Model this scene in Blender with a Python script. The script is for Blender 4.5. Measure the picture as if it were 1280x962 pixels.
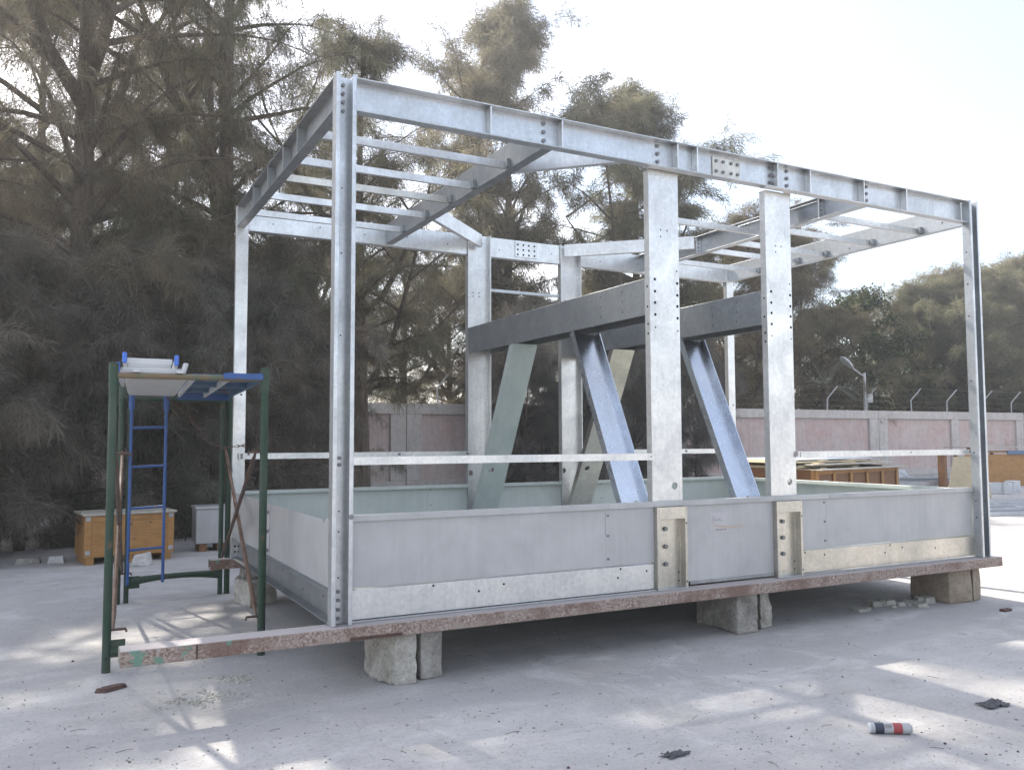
import bpy, bmesh, math, random
import numpy as np
from mathutils import Vector, Matrix, noise as mnoise
random.seed(7)
for o in list(bpy.data.objects): bpy.data.objects.remove(o)
scn = bpy.context.scene
COL = scn.collection
V = Vector
R = math.radians

# ------------------------------------------------------------------ camera
YAW, PITCH, ROLL, FPX = 0.485823, 0.0645647, -0.00322182, 1064.93
CAM = V((-1.40776, -4.9303, 1.46804))
fw = V((math.sin(YAW) * math.cos(PITCH), math.cos(YAW) * math.cos(PITCH), math.sin(PITCH)))
rt0 = V((math.cos(YAW), -math.sin(YAW), 0)); up0 = rt0.cross(fw)
rt = rt0 * math.cos(ROLL) + up0 * math.sin(ROLL)
up = up0 * math.cos(ROLL) - rt0 * math.sin(ROLL)
cd = bpy.data.cameras.new('camera'); cam = bpy.data.objects.new('camera', cd); COL.objects.link(cam)
cd.sensor_width = 36; cd.lens = FPX / 1280 * 36; cd.clip_start = .05; cd.clip_end = 3000
cam.matrix_world = Matrix(((rt.x, up.x, -fw.x, CAM.x), (rt.y, up.y, -fw.y, CAM.y), (rt.z, up.z, -fw.z, CAM.z), (0, 0, 0, 1)))
scn.camera = cam

# ------------------------------------------------------------------ world, sun, exposure
SUN_AZ, SUN_EL = R(-12), R(42)
sund = V((math.sin(SUN_AZ) * math.cos(SUN_EL), math.cos(SUN_AZ) * math.cos(SUN_EL), math.sin(SUN_EL)))
w = bpy.data.worlds.new('World'); scn.world = w; w.use_nodes = True
nt = w.node_tree; nt.nodes.clear()
out = nt.nodes.new('ShaderNodeOutputWorld'); bg = nt.nodes.new('ShaderNodeBackground')
sky = nt.nodes.new('ShaderNodeTexSky'); sky.sky_type = 'NISHITA'; sky.sun_disc = False
sky.sun_elevation = SUN_EL; sky.sun_rotation = SUN_AZ; sky.dust_density = 2.2; sky.air_density = 1.0; sky.ozone_density = 1.2
tc = nt.nodes.new('ShaderNodeTexCoord'); mp = nt.nodes.new('ShaderNodeMapping'); mp.inputs['Scale'].default_value = (1, 1, 2.2)
cn = nt.nodes.new('ShaderNodeTexNoise'); cn.inputs['Scale'].default_value = 1.9; cn.inputs['Detail'].default_value = 9; cn.inputs['Roughness'].default_value = .55
cr = nt.nodes.new('ShaderNodeValToRGB'); cr.color_ramp.elements[0].position = .50; cr.color_ramp.elements[1].position = .68; cr.color_ramp.elements[0].color = (.10, .10, .10, 1)
cm = nt.nodes.new('ShaderNodeMixRGB'); cm.inputs['Color2'].default_value = (11.0, 11.0, 11.2, 1)
cf = nt.nodes.new('ShaderNodeMath'); cf.operation = 'MULTIPLY'; cf.inputs[1].default_value = .85
nt.links.new(tc.outputs['Generated'], mp.inputs['Vector']); nt.links.new(mp.outputs[0], cn.inputs['Vector'])
nt.links.new(cn.outputs['Fac'], cr.inputs[0]); nt.links.new(cr.outputs[0], cf.inputs[0]); nt.links.new(cf.outputs[0], cm.inputs[0])
nt.links.new(sky.outputs[0], cm.inputs['Color1']); nt.links.new(cm.outputs[0], bg.inputs[0]); nt.links.new(bg.outputs[0], out.inputs[0])
bg.inputs[1].default_value = .10
sl = bpy.data.lights.new('sun', 'SUN'); sl.energy = 4.0; sl.angle = R(.8); sl.color = (1, .94, .84)
so = bpy.data.objects.new('sun', sl); COL.objects.link(so); so.location = (0, 0, 30)
so.rotation_euler = (-sund).to_track_quat('-Z', 'Y').to_euler()
scn.view_settings.view_transform = 'Standard'; scn.view_settings.look = 'None'
scn.view_settings.gamma = 1; scn.view_settings.exposure = 1.58; scn.view_settings.use_curve_mapping = False
scn.render.engine = 'CYCLES'
scn.cycles.max_bounces = 4; scn.cycles.diffuse_bounces = 2; scn.cycles.glossy_bounces = 2; scn.cycles.transmission_bounces = 2

# ------------------------------------------------------------------ materials
MATS = {}
def newmat(n):
    m = bpy.data.materials.new(n); m.use_nodes = True; MATS[n] = m
    t = m.node_tree; return m, t, t.nodes['Principled BSDF']
def nd(t, ty, **kw):
    n = t.nodes.new(ty)
    for k, v in kw.items():
        if k in n.inputs: n.inputs[k].default_value = v
        else: setattr(n, k, v)
    return n
def coords(t, kind='Object', rand=True, scale=(1, 1, 1)):
    c = nd(t, 'ShaderNodeTexCoord'); m = nd(t, 'ShaderNodeMapping'); m.inputs['Scale'].default_value = scale
    t.links.new(c.outputs[kind], m.inputs['Vector'])
    if rand:
        oi = nd(t, 'ShaderNodeObjectInfo'); mu = nd(t, 'ShaderNodeVectorMath', operation='SCALE'); cb = nd(t, 'ShaderNodeCombineXYZ')
        for i in range(3): t.links.new(oi.outputs['Random'], cb.inputs[i])
        t.links.new(cb.outputs[0], mu.inputs[0]); mu.inputs['Scale'].default_value = 37.0
        t.links.new(mu.outputs[0], m.inputs['Location'])
    return m.outputs[0]
def ramp(t, src, *stops):
    r = nd(t, 'ShaderNodeValToRGB'); e = r.color_ramp.elements
    while len(e) < len(stops): e.new(.5)
    for x, (p, c) in zip(e, stops): x.position = p; x.color = (*c, 1) if len(c) == 3 else c
    t.links.new(src, r.inputs[0]); return r.outputs[0]
def noise(t, vec, scale, detail=4, rough=.55, dist=0):
    n = nd(t, 'ShaderNodeTexNoise', Scale=scale, Detail=detail, Roughness=rough, Distortion=dist); t.links.new(vec, n.inputs['Vector']); return n.outputs['Fac']
def mix(t, fac, a, b, bt='MIX'):
    m = nd(t, 'ShaderNodeMixRGB', blend_type=bt)
    for i, s in ((0, fac), (1, a), (2, b)):
        if hasattr(s, 'links'): t.links.new(s, m.inputs[i])
        elif i == 0: m.inputs[0].default_value = s
        else: m.inputs[i].default_value = (*s, 1)
    return m.outputs[0]
def bump(t, b, src, strength=.3, dist=.01):
    n = nd(t, 'ShaderNodeBump', Strength=strength, Distance=dist); t.links.new(src, n.inputs['Height']); t.links.new(n.outputs[0], b.inputs['Normal'])

def g(c): return (c, c, c)
def galv(name, lo, hi, metallic=.7, r0=.32, r1=.55, stain=(.50, .46, .40), stainamt=.25, spg=.55, bmp=.08):
    m, t, b = newmat(name); v = coords(t)
    n1 = noise(t, v, 3.2, 6, .62, .6); n2 = noise(t, v, 16, 4, .6)
    vo = nd(t, 'ShaderNodeTexVoronoi', Scale=46.0); t.links.new(v, vo.inputs['Vector'])
    sp = ramp(t, vo.outputs['Color'], (0, g(.80)), (1, g(1.10)))
    base = ramp(t, n1, (.3, lo), (.7, hi))
    base = mix(t, spg, base, sp, 'MULTIPLY')
    st = ramp(t, n2, (.58, g(0)), (.80, g(1)))
    f = nd(t, 'ShaderNodeMath', operation='MULTIPLY'); t.links.new(st, f.inputs[0]); f.inputs[1].default_value = stainamt
    base = mix(t, f.outputs[0], base, stain)
    mt = noise(t, coords(t, scale=(26, 26, 11)), 1.0, 6, .7); ml = noise(t, v, 2.0, 2)
    mm = nd(t, 'ShaderNodeMath', operation='MULTIPLY'); t.links.new(ramp(t, mt, (.60, g(0)), (.72, g(.55))), mm.inputs[0]); t.links.new(ramp(t, ml, (.42, g(0)), (.6, g(1))), mm.inputs[1])
    base = mix(t, mm.outputs[0], base, tuple(x * .55 for x in lo))
    sc = coords(t, scale=(40, 40, 2.5)); sn = noise(t, sc, 2.0, 3, .6)
    base = mix(t, .28, base, ramp(t, sn, (.3, g(.72)), (.55, g(1))), 'MULTIPLY')
    t.links.new(base, b.inputs['Base Color']); b.inputs['Metallic'].default_value = metallic
    rr = ramp(t, n1, (.25, g(r1)), (.75, g(r0))); t.links.new(rr, b.inputs['Roughness'])
    sv = coords(t, scale=(3, 3, 60)); s1 = ramp(t, noise(t, sv, 3.0, 5, .7, .4), (.68, g(0)), (.74, g(.5))); sm = ramp(t, noise(t, v, 4.0, 3), (.52, g(0)), (.62, g(1)))
    base = mix(t, mix(t, 1.0, s1, sm, 'MULTIPLY'), base, tuple(x * 1.2 for x in hi))
    rn = coords(t, scale=(55, 55, 1.2)); r_n = ramp(t, noise(t, rn, 1.0, 2, .5), (.66, g(0)), (.74, g(.4))); base = mix(t, mix(t, 1.0, r_n, ramp(t, noise(t, v, 1.7, 2), (.48, g(0)), (.6, g(1))), 'MULTIPLY'), base, (.40, .37, .32))
    t.links.new(base, b.inputs['Base Color'])
    bump(t, b, n2, bmp, .004)
    return m
galv('galv', (.44, .46, .48), (.62, .64, .66), .85, .28, .46)
galv('galv_bright', (.56, .565, .565), (.74, .74, .73), .8, .25, .44)
galv('galv_dark', (.24, .255, .265), (.35, .365, .375), .75, .36, .5)  # darker copy of galv: shade of the left-facing members put into the colour
galv('galv_mirror', (.60, .64, .70), (.74, .78, .84), .95, .20, .34, (.5, .5, .5), .1, .15, .02)  # bluish base: sky reflection on the front braces painted into the colour
galv('galv_warm', (.45, .43, .385), (.61, .58, .52), .85, .24, .42, (.50, .38, .20), .35)  # on brackets and right chord the warm base paints in golden reflected light
def sheet(name, c1, c2, rough=.5, metallic=.15):
    m, t, b = newmat(name); v = coords(t)
    n1 = noise(t, v, 1.6, 5, .6, .8); n2 = noise(t, v, 9, 6, .65)
    base = ramp(t, n1, (.3, c1), (.72, c2))
    base = mix(t, .3, base, ramp(t, n2, (.35, g(.82)), (.6, g(1.0))), 'MULTIPLY')
    st = coords(t, scale=(22, 22, 1.3)); base = mix(t, .22, base, ramp(t, noise(t, st, 1.2, 4, .6), (.35, g(.75)), (.6, g(1))), 'MULTIPLY')
    t.links.new(base, b.inputs['Base Color']); b.inputs['Metallic'].default_value = metallic
    t.links.new(ramp(t, n1, (.3, g(rough + .1)), (.7, g(rough - .08))), b.inputs['Roughness'])
    bump(t, b, n1, .12, .01)
sheet('sheet_grey', (.38, .375, .372), (.47, .463, .46))
sheet('sheet_green', (.43, .465, .435), (.52, .55, .515), .5, .1)
sheet('plate_green_reflect', (.36, .415, .395), (.46, .505, .475), .5, .3)  # green cast is a reflection painted into the rear brace colour
def paint(name, c, rust=(.16, .075, .04), amt=.3, rough=.5, scale=9):
    m, t, b = newmat(name); v = coords(t)
    n = noise(t, v, scale, 7, .68); f = ramp(t, n, (.66 - amt * .25, g(0)), (.70 - amt * .2, g(1)))
    c2 = tuple(x * .7 for x in c); base = mix(t, f, mix(t, noise(t, v, 3), c2, c), rust)
    dust = noise(t, v, 2.3, 5); base = mix(t, ramp(t, dust, (.5, g(0)), (.9, g(.2))), base, (.24, .22, .20))
    t.links.new(base, b.inputs['Base Color']); b.inputs['Roughness'].default_value = rough; bump(t, b, n, .25, .003)
paint('green_paint', (.015, .048, .026), (.10, .06, .035), .2, .62)
paint('pipe_worn', (.10, .12, .07), (.15, .10, .055), .9)
paint('blue_paint', (.025, .095, .30), (.13, .08, .05), .12)
paint('blue_under', (.05, .12, .22), (.10, .07, .05), .25)
paint('rust_pipe', (.17, .10, .065), (.10, .045, .025), .6)
paint('rust_dark', (.09, .045, .03), (.05, .025, .018), .6)
paint('alu', (.60, .61, .62), (.42, .40, .37), .25, .42)
paint('lamp_grey', (.58, .58, .58), (.3, .28, .26), .3)
paint('wire', (.22, .19, .16), (.12, .07, .04), .6)
# rusty channel: pitted face with remains of pale and green paint
m, t, b = newmat('rust_beam'); v = coords(t, rand=False)
pit = noise(t, v, 62, 6, .72, .6); big = noise(t, v, 3.0, 5, .6)
base = mix(t, ramp(t, pit, (.42, g(0)), (.60, g(1))), (.17, .11, .085), (.42, .35, .31))
fl_ = noise(t, coords(t, rand=False, scale=(2.5, 9, 14)), 2.2, 6, .7, .8)
base = mix(t, ramp(t, fl_, (.50, g(0)), (.56, g(.7))), base, (.29, .235, .20))
base = mix(t, ramp(t, big, (.5, g(0)), (.62, g(.75))), base, (.15, .085, .065))
sx = nd(t, 'ShaderNodeSeparateXYZ'); t.links.new(v, sx.inputs[0])
gn = noise(t, v, 11, 3, .5)
gm = ramp(t, gn, (.56, g(0)), (.60, g(.9)))
gx = nd(t, 'ShaderNodeMath', operation='LESS_THAN'); t.links.new(sx.outputs[0], gx.inputs[0]); gx.inputs[1].default_value = -3.12
gg = nd(t, 'ShaderNodeMath', operation='MULTIPLY'); t.links.new(gm, gg.inputs[0]); t.links.new(gx.outputs[0], gg.inputs[1])
base = mix(t, gg.outputs[0], base, (.12, .24, .18))
# dust settles on upward faces
ge = nd(t, 'ShaderNodeNewGeometry'); sz = nd(t, 'ShaderNodeSeparateXYZ'); t.links.new(ge.outputs['Normal'], sz.inputs[0])
du = ramp(t, sz.outputs[2], (.6, g(0)), (.9, g(.82)))
base = mix(t, du, base, mix(t, big, (.38, .34, .33), (.48, .45, .44)))
t.links.new(base, b.inputs['Base Color']); b.inputs['Roughness'].default_value = .85; bump(t, b, pit, .6, .004)

def wood(name, c1, c2, rough=.6, axis=(1.5, 14, 14)):
    m, t, b = newmat(name); v = coords(t, scale=axis)
    n = noise(t, v, 2.4, 5, .6, 1.2); base = ramp(t, n, (.3, c1), (.7, c2))
    v2 = coords(t); base = mix(t, .35, base, ramp(t, noise(t, v2, 5, 5), (.35, g(.6)), (.6, g(1))), 'MULTIPLY')
    t.links.new(base, b.inputs['Base Color']); b.inputs['Roughness'].default_value = rough; bump(t, b, n, .2, .003)
wood('wood_orange', (.30, .14, .040), (.44, .23, .07))
wood('wood_brown', (.16, .070, .028), (.24, .115, .045))
wood('wood_pale', (.42, .34, .21), (.56, .47, .31))
wood('wood_grey', (.34, .31, .26), (.48, .44, .37))
def rock(name, c1, c2, sc=7):
    m, t, b = newmat(name); v = coords(t)
    n = noise(t, v, sc, 8, .65, .3); n2 = noise(t, v, 45, 4, .7)
    base = ramp(t, n, (.32, c1), (.62, c2)); base = mix(t, .5, base, ramp(t, n2, (.35, g(.5)), (.55, g(1))), 'MULTIPLY')
    t.links.new(base, b.inputs['Base Color']); b.inputs['Roughness'].default_value = .95; bump(t, b, n2, 1.0, .02)
rock('stone_pale', (.32, .285, .235), (.60, .57, .51)); rock('stone_grey', (.22, .20, .175), (.47, .44, .395))
rock('stone_tan', (.28, .22, .16), (.42, .35, .27)); rock('flake', (.44, .41, .35), (.58, .56, .50)); rock('brick_red', (.10, .055, .05), (.17, .095, .085))
rock('stone_white', (.52, .50, .48), (.68, .66, .64)); rock('mortar_white', (.55, .55, .56), (.7, .7, .7))
# ground: trampled pale dust over concrete
m, t, b = newmat('ground'); v = coords(t, rand=False)
n1 = noise(t, v, .35, 6, .6, .5); n2 = noise(t, v, 3.0, 8, .68); n3 = noise(t, v, 40, 4, .7); n4 = noise(t, v, 170, 2, .6)
base = ramp(t, n1, (.3, (.425, .405, .39)), (.7, (.52, .50, .485)))
base = mix(t, .6, base, ramp(t, n2, (.32, g(.72)), (.62, g(1.03))), 'MULTIPLY')
base = mix(t, .55, base, ramp(t, n3, (.36, g(.74)), (.5, g(1))), 'MULTIPLY')
spk = ramp(t, n4, (.27, g(.35)), (.36, g(1))); base = mix(t, .7, base, spk, 'MULTIPLY')
vs = coords(t, rand=False, scale=(.5, 4.5, 1)); ns = noise(t, vs, 1.1, 7, .7, 1.0); base = mix(t, .45, base, ramp(t, ns, (.36, g(.80)), (.55, g(1))), 'MULTIPLY')
yb = noise(t, v, .9, 4, .5); base = mix(t, ramp(t, yb, (.55, g(0)), (.75, g(.35))), base, (.44, .40, .33))
t.links.new(base, b.inputs['Base Color']); b.inputs['Roughness'].default_value = .95; b.inputs['Specular IOR Level'].default_value = .2
cs_ = nd(t, 'ShaderNodeTexVoronoi', Scale=.55, feature='DISTANCE_TO_EDGE'); vd_ = nd(t, 'ShaderNodeVectorMath', operation='ADD'); nv_ = nd(t, 'ShaderNodeTexNoise', Scale=1.7, Detail=6.0)
t.links.new(v, nv_.inputs['Vector']); t.links.new(nv_.outputs['Color'], vd_.inputs[0]); t.links.new(v, vd_.inputs[1]); t.links.new(vd_.outputs[0], cs_.inputs['Vector'])
ck = ramp(t, cs_.outputs['Distance'], (0, g(.72)), (.006, g(1))); cmask = ramp(t, noise(t, v, .8, 3), (.5, g(0)), (.62, g(.6)))
base = mix(t, cmask, base, mix(t, 1.0, base, ck, 'MULTIPLY'))
wv = nd(t, 'ShaderNodeTexWave', Scale=.22, Distortion=5.0, Detail=3.0, wave_type='RINGS'); mpw = nd(t, 'ShaderNodeMapping'); mpw.inputs['Location'].default_value = (-9, 14, 0); t.links.new(v, mpw.inputs[0]); t.links.new(mpw.outputs[0], wv.inputs['Vector'])
tm = mix(t, 1.0, ramp(t, wv.outputs['Fac'], (.80, g(0)), (.92, g(.5))), ramp(t, n2, (.4, g(0)), (.55, g(1))), 'MULTIPLY'); base = mix(t, tm, base, (.34, .325, .32))
bl = noise(t, v, 1.6, 5, .65); base = mix(t, ramp(t, bl, (.64, g(0)), (.74, g(.35))), base, (.30, .285, .28))
pa = noise(t, v, 1.1, 6, .7, 1.5); base = mix(t, ramp(t, pa, (.56, g(0)), (.66, g(.5))), base, (.60, .58, .565))
t.links.new(base, b.inputs['Base Color'])
hb = nd(t, 'ShaderNodeMath', operation='ADD'); t.links.new(n2, hb.inputs[0]); t.links.new(n3, hb.inputs[1]); bump(t, b, hb.outputs[0], .5, .02)
# boundary wall
def plaster(name, c1, c2, c3):
    m, t, b = newmat(name); v = coords(t)
    n = noise(t, v, .9, 6, .62, .5); n2 = noise(t, v, 6, 7, .7)
    base = ramp(t, n, (.3, c1), (.55, c2), (.75, c3)); base = mix(t, .5, base, ramp(t, n2, (.35, g(.7)), (.58, g(1))), 'MULTIPLY')
    dr = coords(t, scale=(7, 7, .6)); base = mix(t, .4, base, ramp(t, noise(t, dr, 1.5, 5, .65), (.35, g(.65)), (.55, g(1))), 'MULTIPLY')
    t.links.new(base, b.inputs['Base Color']); b.inputs['Roughness'].default_value = .9; bump(t, b, n2, .3, .01)
plaster('wall_pink', (.55, .38, .345), (.58, .475, .435), (.60, .53, .48)); plaster('wall_grey', (.50, .45, .415), (.58, .53, .49), (.55, .51, .47))
plaster('wall_orange', (.40, .17, .08), (.46, .22, .11), (.42, .25, .16))
def plain(name, c, rough=.5, metallic=0):
    m, t, b = newmat(name); v = coords(t); n = noise(t, v, 14, 5)
    t.links.new(mix(t, n, tuple(x * .8 for x in c), c), b.inputs['Base Color']); b.inputs['Roughness'].default_value = rough; b.inputs['Metallic'].default_value = metallic
plain('hole', (.012, .012, .013), .9); plain('bolt', (.22, .22, .23), .45, .7); plain('paper', (.50, .485, .48), .7); plain('ink', (.30, .26, .25), .8)
plain('blue_cap', (.05, .16, .60), .4); plain('can_white', (.42, .42, .42), .4); plain('can_red', (.36, .06, .06), .4); plain('can_black', (.04, .045, .07), .4)
plain('rag', (.10, .10, .105), .9); plain('tape', (.50, .40, .32), .5); plain('blue_sheet', (.10, .18, .30), .6); plain('white_plastic', (.70, .72, .76), .5); plain('pvc_grey', (.36, .37, .40), .6)
plain('glass_lamp', (.5, .5, .48), .25); plain('palm_leaf', (.24, .25, .20), .6)
def bark(name, c1, c2):
    m, t, b = newmat(name); v = coords(t, scale=(9, 9, 1.6)); n = noise(t, v, 2.2, 6, .7)
    t.links.new(ramp(t, n, (.3, c1), (.7, c2)), b.inputs['Base Color']); b.inputs['Roughness'].default_value = .95; bump(t, b, n, .8, .03)
bark('bark', (.05, .038, .028), (.14, .11, .085)); bark('twig', (.10, .075, .055), (.19, .15, .115))
def foliage(name, stops, trans=.35):
    m, t, b = newmat(name); a = nd(t, 'ShaderNodeAttribute', attribute_name='tint')
    c = ramp(t, a.outputs['Fac'], *stops); oi = nd(t, 'ShaderNodeObjectInfo'); c = mix(t, .8, c, ramp(t, oi.outputs['Random'], (0, (.86, .96, .82)), (.5, (1.0, .97, .95)), (1, (1.12, 1.04, .92))), 'MULTIPLY'); t.links.new(c, b.inputs['Base Color']); b.inputs['Roughness'].default_value = .75; b.inputs['Specular IOR Level'].default_value = .25
    tr = nd(t, 'ShaderNodeBsdfTranslucent'); t.links.new(c, tr.inputs[0]); mx = nd(t, 'ShaderNodeMixShader'); mx.inputs[0].default_value = trans
    o = t.nodes['Material Output']; t.links.new(b.outputs[0], mx.inputs[1]); t.links.new(tr.outputs[0], mx.inputs[2]); t.links.new(mx.outputs[0], o.inputs[0])
foliage('needles', ((0, (.095, .083, .062)), (.35, (.165, .142, .108)), (.7, (.165, .155, .112)), (1, (.26, .23, .18))), .5)
foliage('needles_dusty', ((0, (.085, .081, .073)), (.5, (.160, .150, .132)), (1, (.25, .232, .205))), .4)
foliage('needles_olive', ((0, (.105, .098, .066)), (.5, (.185, .170, .112)), (1, (.28, .245, .17))), .5)
foliage('leaves_green', ((0, (.022, .034, .014)), (.6, (.050, .066, .026)), (1, (.11, .115, .05))))
M = MATS

# ------------------------------------------------------------------ mesh helpers
ORG = {}
class MB:
    def __init__(s): s.v = []; s.f = []
    def add(s, vs, fs):
        n = len(s.v); s.v += [tuple(q) for q in vs]; s.f += [tuple(i + n for i in f) for f in fs]; return s
    def box(s, x0, x1, y0, y1, z0, z1):
        return s.add([(x, y, z) for z in (z0, z1) for y in (y0, y1) for x in (x0, x1)],
                     [(0, 2, 3, 1), (4, 5, 7, 6), (0, 1, 5, 4), (2, 6, 7, 3), (0, 4, 6, 2), (1, 3, 7, 5)])
    def obox(s, c, ax, ay, az):   # centre and three half axes
        c, ax, ay, az = map(V, (c, ax, ay, az))
        return s.add([c + ax * i + ay * j + az * k for k in (-1, 1) for j in (-1, 1) for i in (-1, 1)],
                     [(0, 2, 3, 1), (4, 5, 7, 6), (0, 1, 5, 4), (2, 6, 7, 3), (0, 4, 6, 2), (1, 3, 7, 5)])
    def prism(s, poly, e):        # polygon of 3d points swept along e
        n = len(poly); e = V(e); P = [V(q) for q in poly]
        fs = [tuple(range(n))[::-1], tuple(range(n, 2 * n))] + [(i, (i + 1) % n, n + (i + 1) % n, n + i) for i in range(n)]
        return s.add(P + [q + e for q in P], fs)
    def chan(s, p0, p1, ud, vd, h, b, tw=.008, tf=.009):
        p0, p1, ud, vd = V(p0), V(p1), V(ud).normalized(), V(vd).normalized(); k = h / 2
        prof = [(-k, 0), (k, 0), (k, b), (k - tf, b), (k - tf, tw), (-k + tf, tw), (-k + tf, b), (-k, b)]
        return s.prism([p0 + ud * a + vd * c for a, c in prof], p1 - p0)
    def tube(s, pts, rad, n=8, cap=True):
        pts = [V(q) for q in pts]; m = len(pts); rs = rad if isinstance(rad, (list, tuple)) else [rad] * m
        base = len(s.v); ref = None
        for i, q in enumerate(pts):
            d = (pts[min(i + 1, m - 1)] - pts[max(i - 1, 0)]).normalized()
            if ref is None: ref = V((0, 0, 1)) if abs(d.z) < .9 else V((1, 0, 0))
            a = d.cross(ref).normalized(); c = a.cross(d).normalized(); ref = c
            for j in range(n):
                an = 2 * math.pi * j / n; s.v.append(tuple(q + (a * math.cos(an) + c * math.sin(an)) * rs[i]))
        for i in range(m - 1):
            for j in range(n):
                s.f.append((base + i * n + j, base + i * n + (j + 1) % n, base + (i + 1) * n + (j + 1) % n, base + (i + 1) * n + j))
        if cap: s.f.append(tuple(base + j for j in range(n))[::-1]); s.f.append(tuple(base + (m - 1) * n + j for j in range(n)))
        return s
    def disc(s, c, nrm, rad, th, n=6):
        c = V(c); nrm = V(nrm).normalized(); return s.tube([c, c + nrm * th], rad, n)
    def holeplate(s, o, ud, ld, vd, u0, u1, l0, l1, t, hu, hl, hr, n=16):
        # plate in the plane (ud, ld) with thickness t along vd and a round hole
        o, ud, ld, vd = V(o), V(ud).normalized(), V(ld).normalized(), V(vd).normalized(); q = min(hr * 1.5, hu - u0 - .004, u1 - hu - .004)
        P = lambda u_, l_, d: o + ud * u_ + ld * l_ + vd * d
        def slab(a, b_, c, d): s.prism([P(a, c, 0), P(b_, c, 0), P(b_, d, 0), P(a, d, 0)], vd * t)
        slab(u0, u1, l0, hl - q); slab(u0, u1, hl + q, l1); slab(u0, hu - q, hl - q, hl + q); slab(hu + q, u1, hl - q, hl + q)
        base = len(s.v)
        for d in (0, t):
            for i in range(n):
                a = 2 * math.pi * i / n; c_, s_ = math.cos(a), math.sin(a); k = q / max(abs(c_), abs(s_))
                s.v.append(tuple(P(hu + hr * c_, hl + hr * s_, d))); s.v.append(tuple(P(hu + k * c_, hl + k * s_, d)))
        for i in range(n):
            a, b_ = base + 2 * i, base + 2 * ((i + 1) % n); e = 2 * n
            s.f += [(a, a + 1, b_ + 1, b_), (a + e, b_ + e, b_ + 1 + e, a + 1 + e), (a, b_, b_ + e, a + e)]
        return s
    def holechan(s, p0, p1, ud, vd, h, b, hu, hl, hr, tw=.008, tf=.009):
        p0, p1, ud, vd = V(p0), V(p1), V(ud).normalized(), V(vd).normalized(); ld = (p1 - p0); L = ld.length; ld = ld / L
        s.holeplate(p0, ud, ld, vd, -h / 2, h / 2, 0, L, tw, hu, hl, hr)
        for k in (-1, 1):
            a, c = (h / 2 - tf) * k, h / 2 * k
            s.prism([p0 + ud * a + vd * tw, p0 + ud * c + vd * tw, p0 + ud * c + vd * b, p0 + ud * a + vd * b], ld * L)
        return s
    def build(s, name, mat, parent=None, bevel=0, smooth=False, origin=None):
        vs = [V(q) for q in s.v]
        lo = V([min(q[i] for q in vs) for i in range(3)]); hi = V([max(q[i] for q in vs) for i in range(3)]); c = (lo + hi) / 2
        if origin is not None: c = V(origin)
        elif parent is None: c.z = lo.z
        me = bpy.data.meshes.new(name); me.from_pydata([tuple(q - c) for q in vs], [], s.f); me.update()
        bm = bmesh.new(); bm.from_mesh(me); bmesh.ops.recalc_face_normals(bm, faces=bm.faces); bm.to_mesh(me); bm.free()
        me.materials.append(M[mat])
        o = bpy.data.objects.new(name, me); COL.objects.link(o); ORG[o] = c
        if parent is not None: o.parent = parent; o.location = c - ORG[parent]
        else: o.location = c
        if bevel:
            md = o.modifiers.new('bevel', 'BEVEL'); md.width = bevel; md.segments = 1; md.limit_method = 'ANGLE'; md.angle_limit = R(50)
        if smooth: me.polygons.foreach_set('use_smooth', [True] * len(me.polygons))
        return o
def tag(o, label, cat=None, group=None, kind=None):
    if label: o['label'] = label
    if cat: o['category'] = cat
    if group: o['group'] = group
    if kind: o['kind'] = kind
    return o
def thing(name, label, cat, loc, group=None):
    o = bpy.data.objects.new(name, None); COL.objects.link(o); o.location = loc; o.empty_display_size = .2; ORG[o] = V(loc)
    return tag(o, label, cat, group)

# ------------------------------------------------------------------ ground
def gz(x, y): return 0.0
me = bpy.data.meshes.new('ground')
S = 420
me.from_pydata([(-S, -S, 0), (S, -S, 0), (S, S, 0), (-S, S, 0)], [], [(0, 1, 2, 3)]); me.materials.append(M['ground'])
go = bpy.data.objects.new('ground', me); COL.objects.link(go); go['kind'] = 'structure'

# ------------------------------------------------------------------ boundary wall
WA = V((6.45, 19.68, 0)); WD = (V((36.5, 18.0, 0)) - WA).normalized(); WN = V((-WD.y, WD.x, 0))
def wp(s, d, z): return WA + WD * s + WN * d + V((0, 0, z))
WH = 2.6
wall = thing('boundary_wall', 'long pink and grey plastered boundary wall topped with barbed wire', 'wall', wp(14, .15, 0))
joints = [-27.9, -18.1, -8.3, 1.45, 11.335, 21.22, 30.06, 38.9, 47.7]
def wbox(mb, s0, s1, d0, d1, z0, z1):
    mb.prism([wp(s0, d0, z0), wp(s1, d0, z0), wp(s1, d1, z0), wp(s0, d1, z0)], (0, 0, z1 - z0)); return mb
for a, c in zip(joints, joints[1:]):
    mid = (a + c) / 2; je = .5; hm = .22
    for (p0, p1) in ((a + je, mid - hm), (mid + hm, c - je)):
        wbox(MB(), p0, p1, .09, .2, .25, 2.27).build('panel', 'wall_pink', wall)
    wbox(MB(), mid - hm, mid + hm, 0, .2, .25, 2.27).build('pilaster', 'wall_grey', wall, .01)
    wbox(MB(), a + .008, a + je, 0, .2, .25, 2.27).build('pilaster', 'wall_grey', wall, .01)
    wbox(MB(), c - je, c - .008, 0, .2, .25, 2.27).build('pilaster', 'wall_grey', wall, .01)
    wbox(MB(), a + .008, c - .008, -.004, .204, 2.272, WH).build('top_band', 'wall_grey', wall, .012)
    wbox(MB(), a + .008, c - .008, -.004, .204, 0, .248).build('base_band', 'wall_grey', wall, .01)
brs = [-12, -9.2, -6.4, -3.6, -1.2, .86, 2.5, 4.6, 6.8, 9, 11.2, 13.4, 15.9, 18.58, 20.72, 23.2, 25.3, 27.5, 29.4, 32, 34.6, 37]
tops = []
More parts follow.
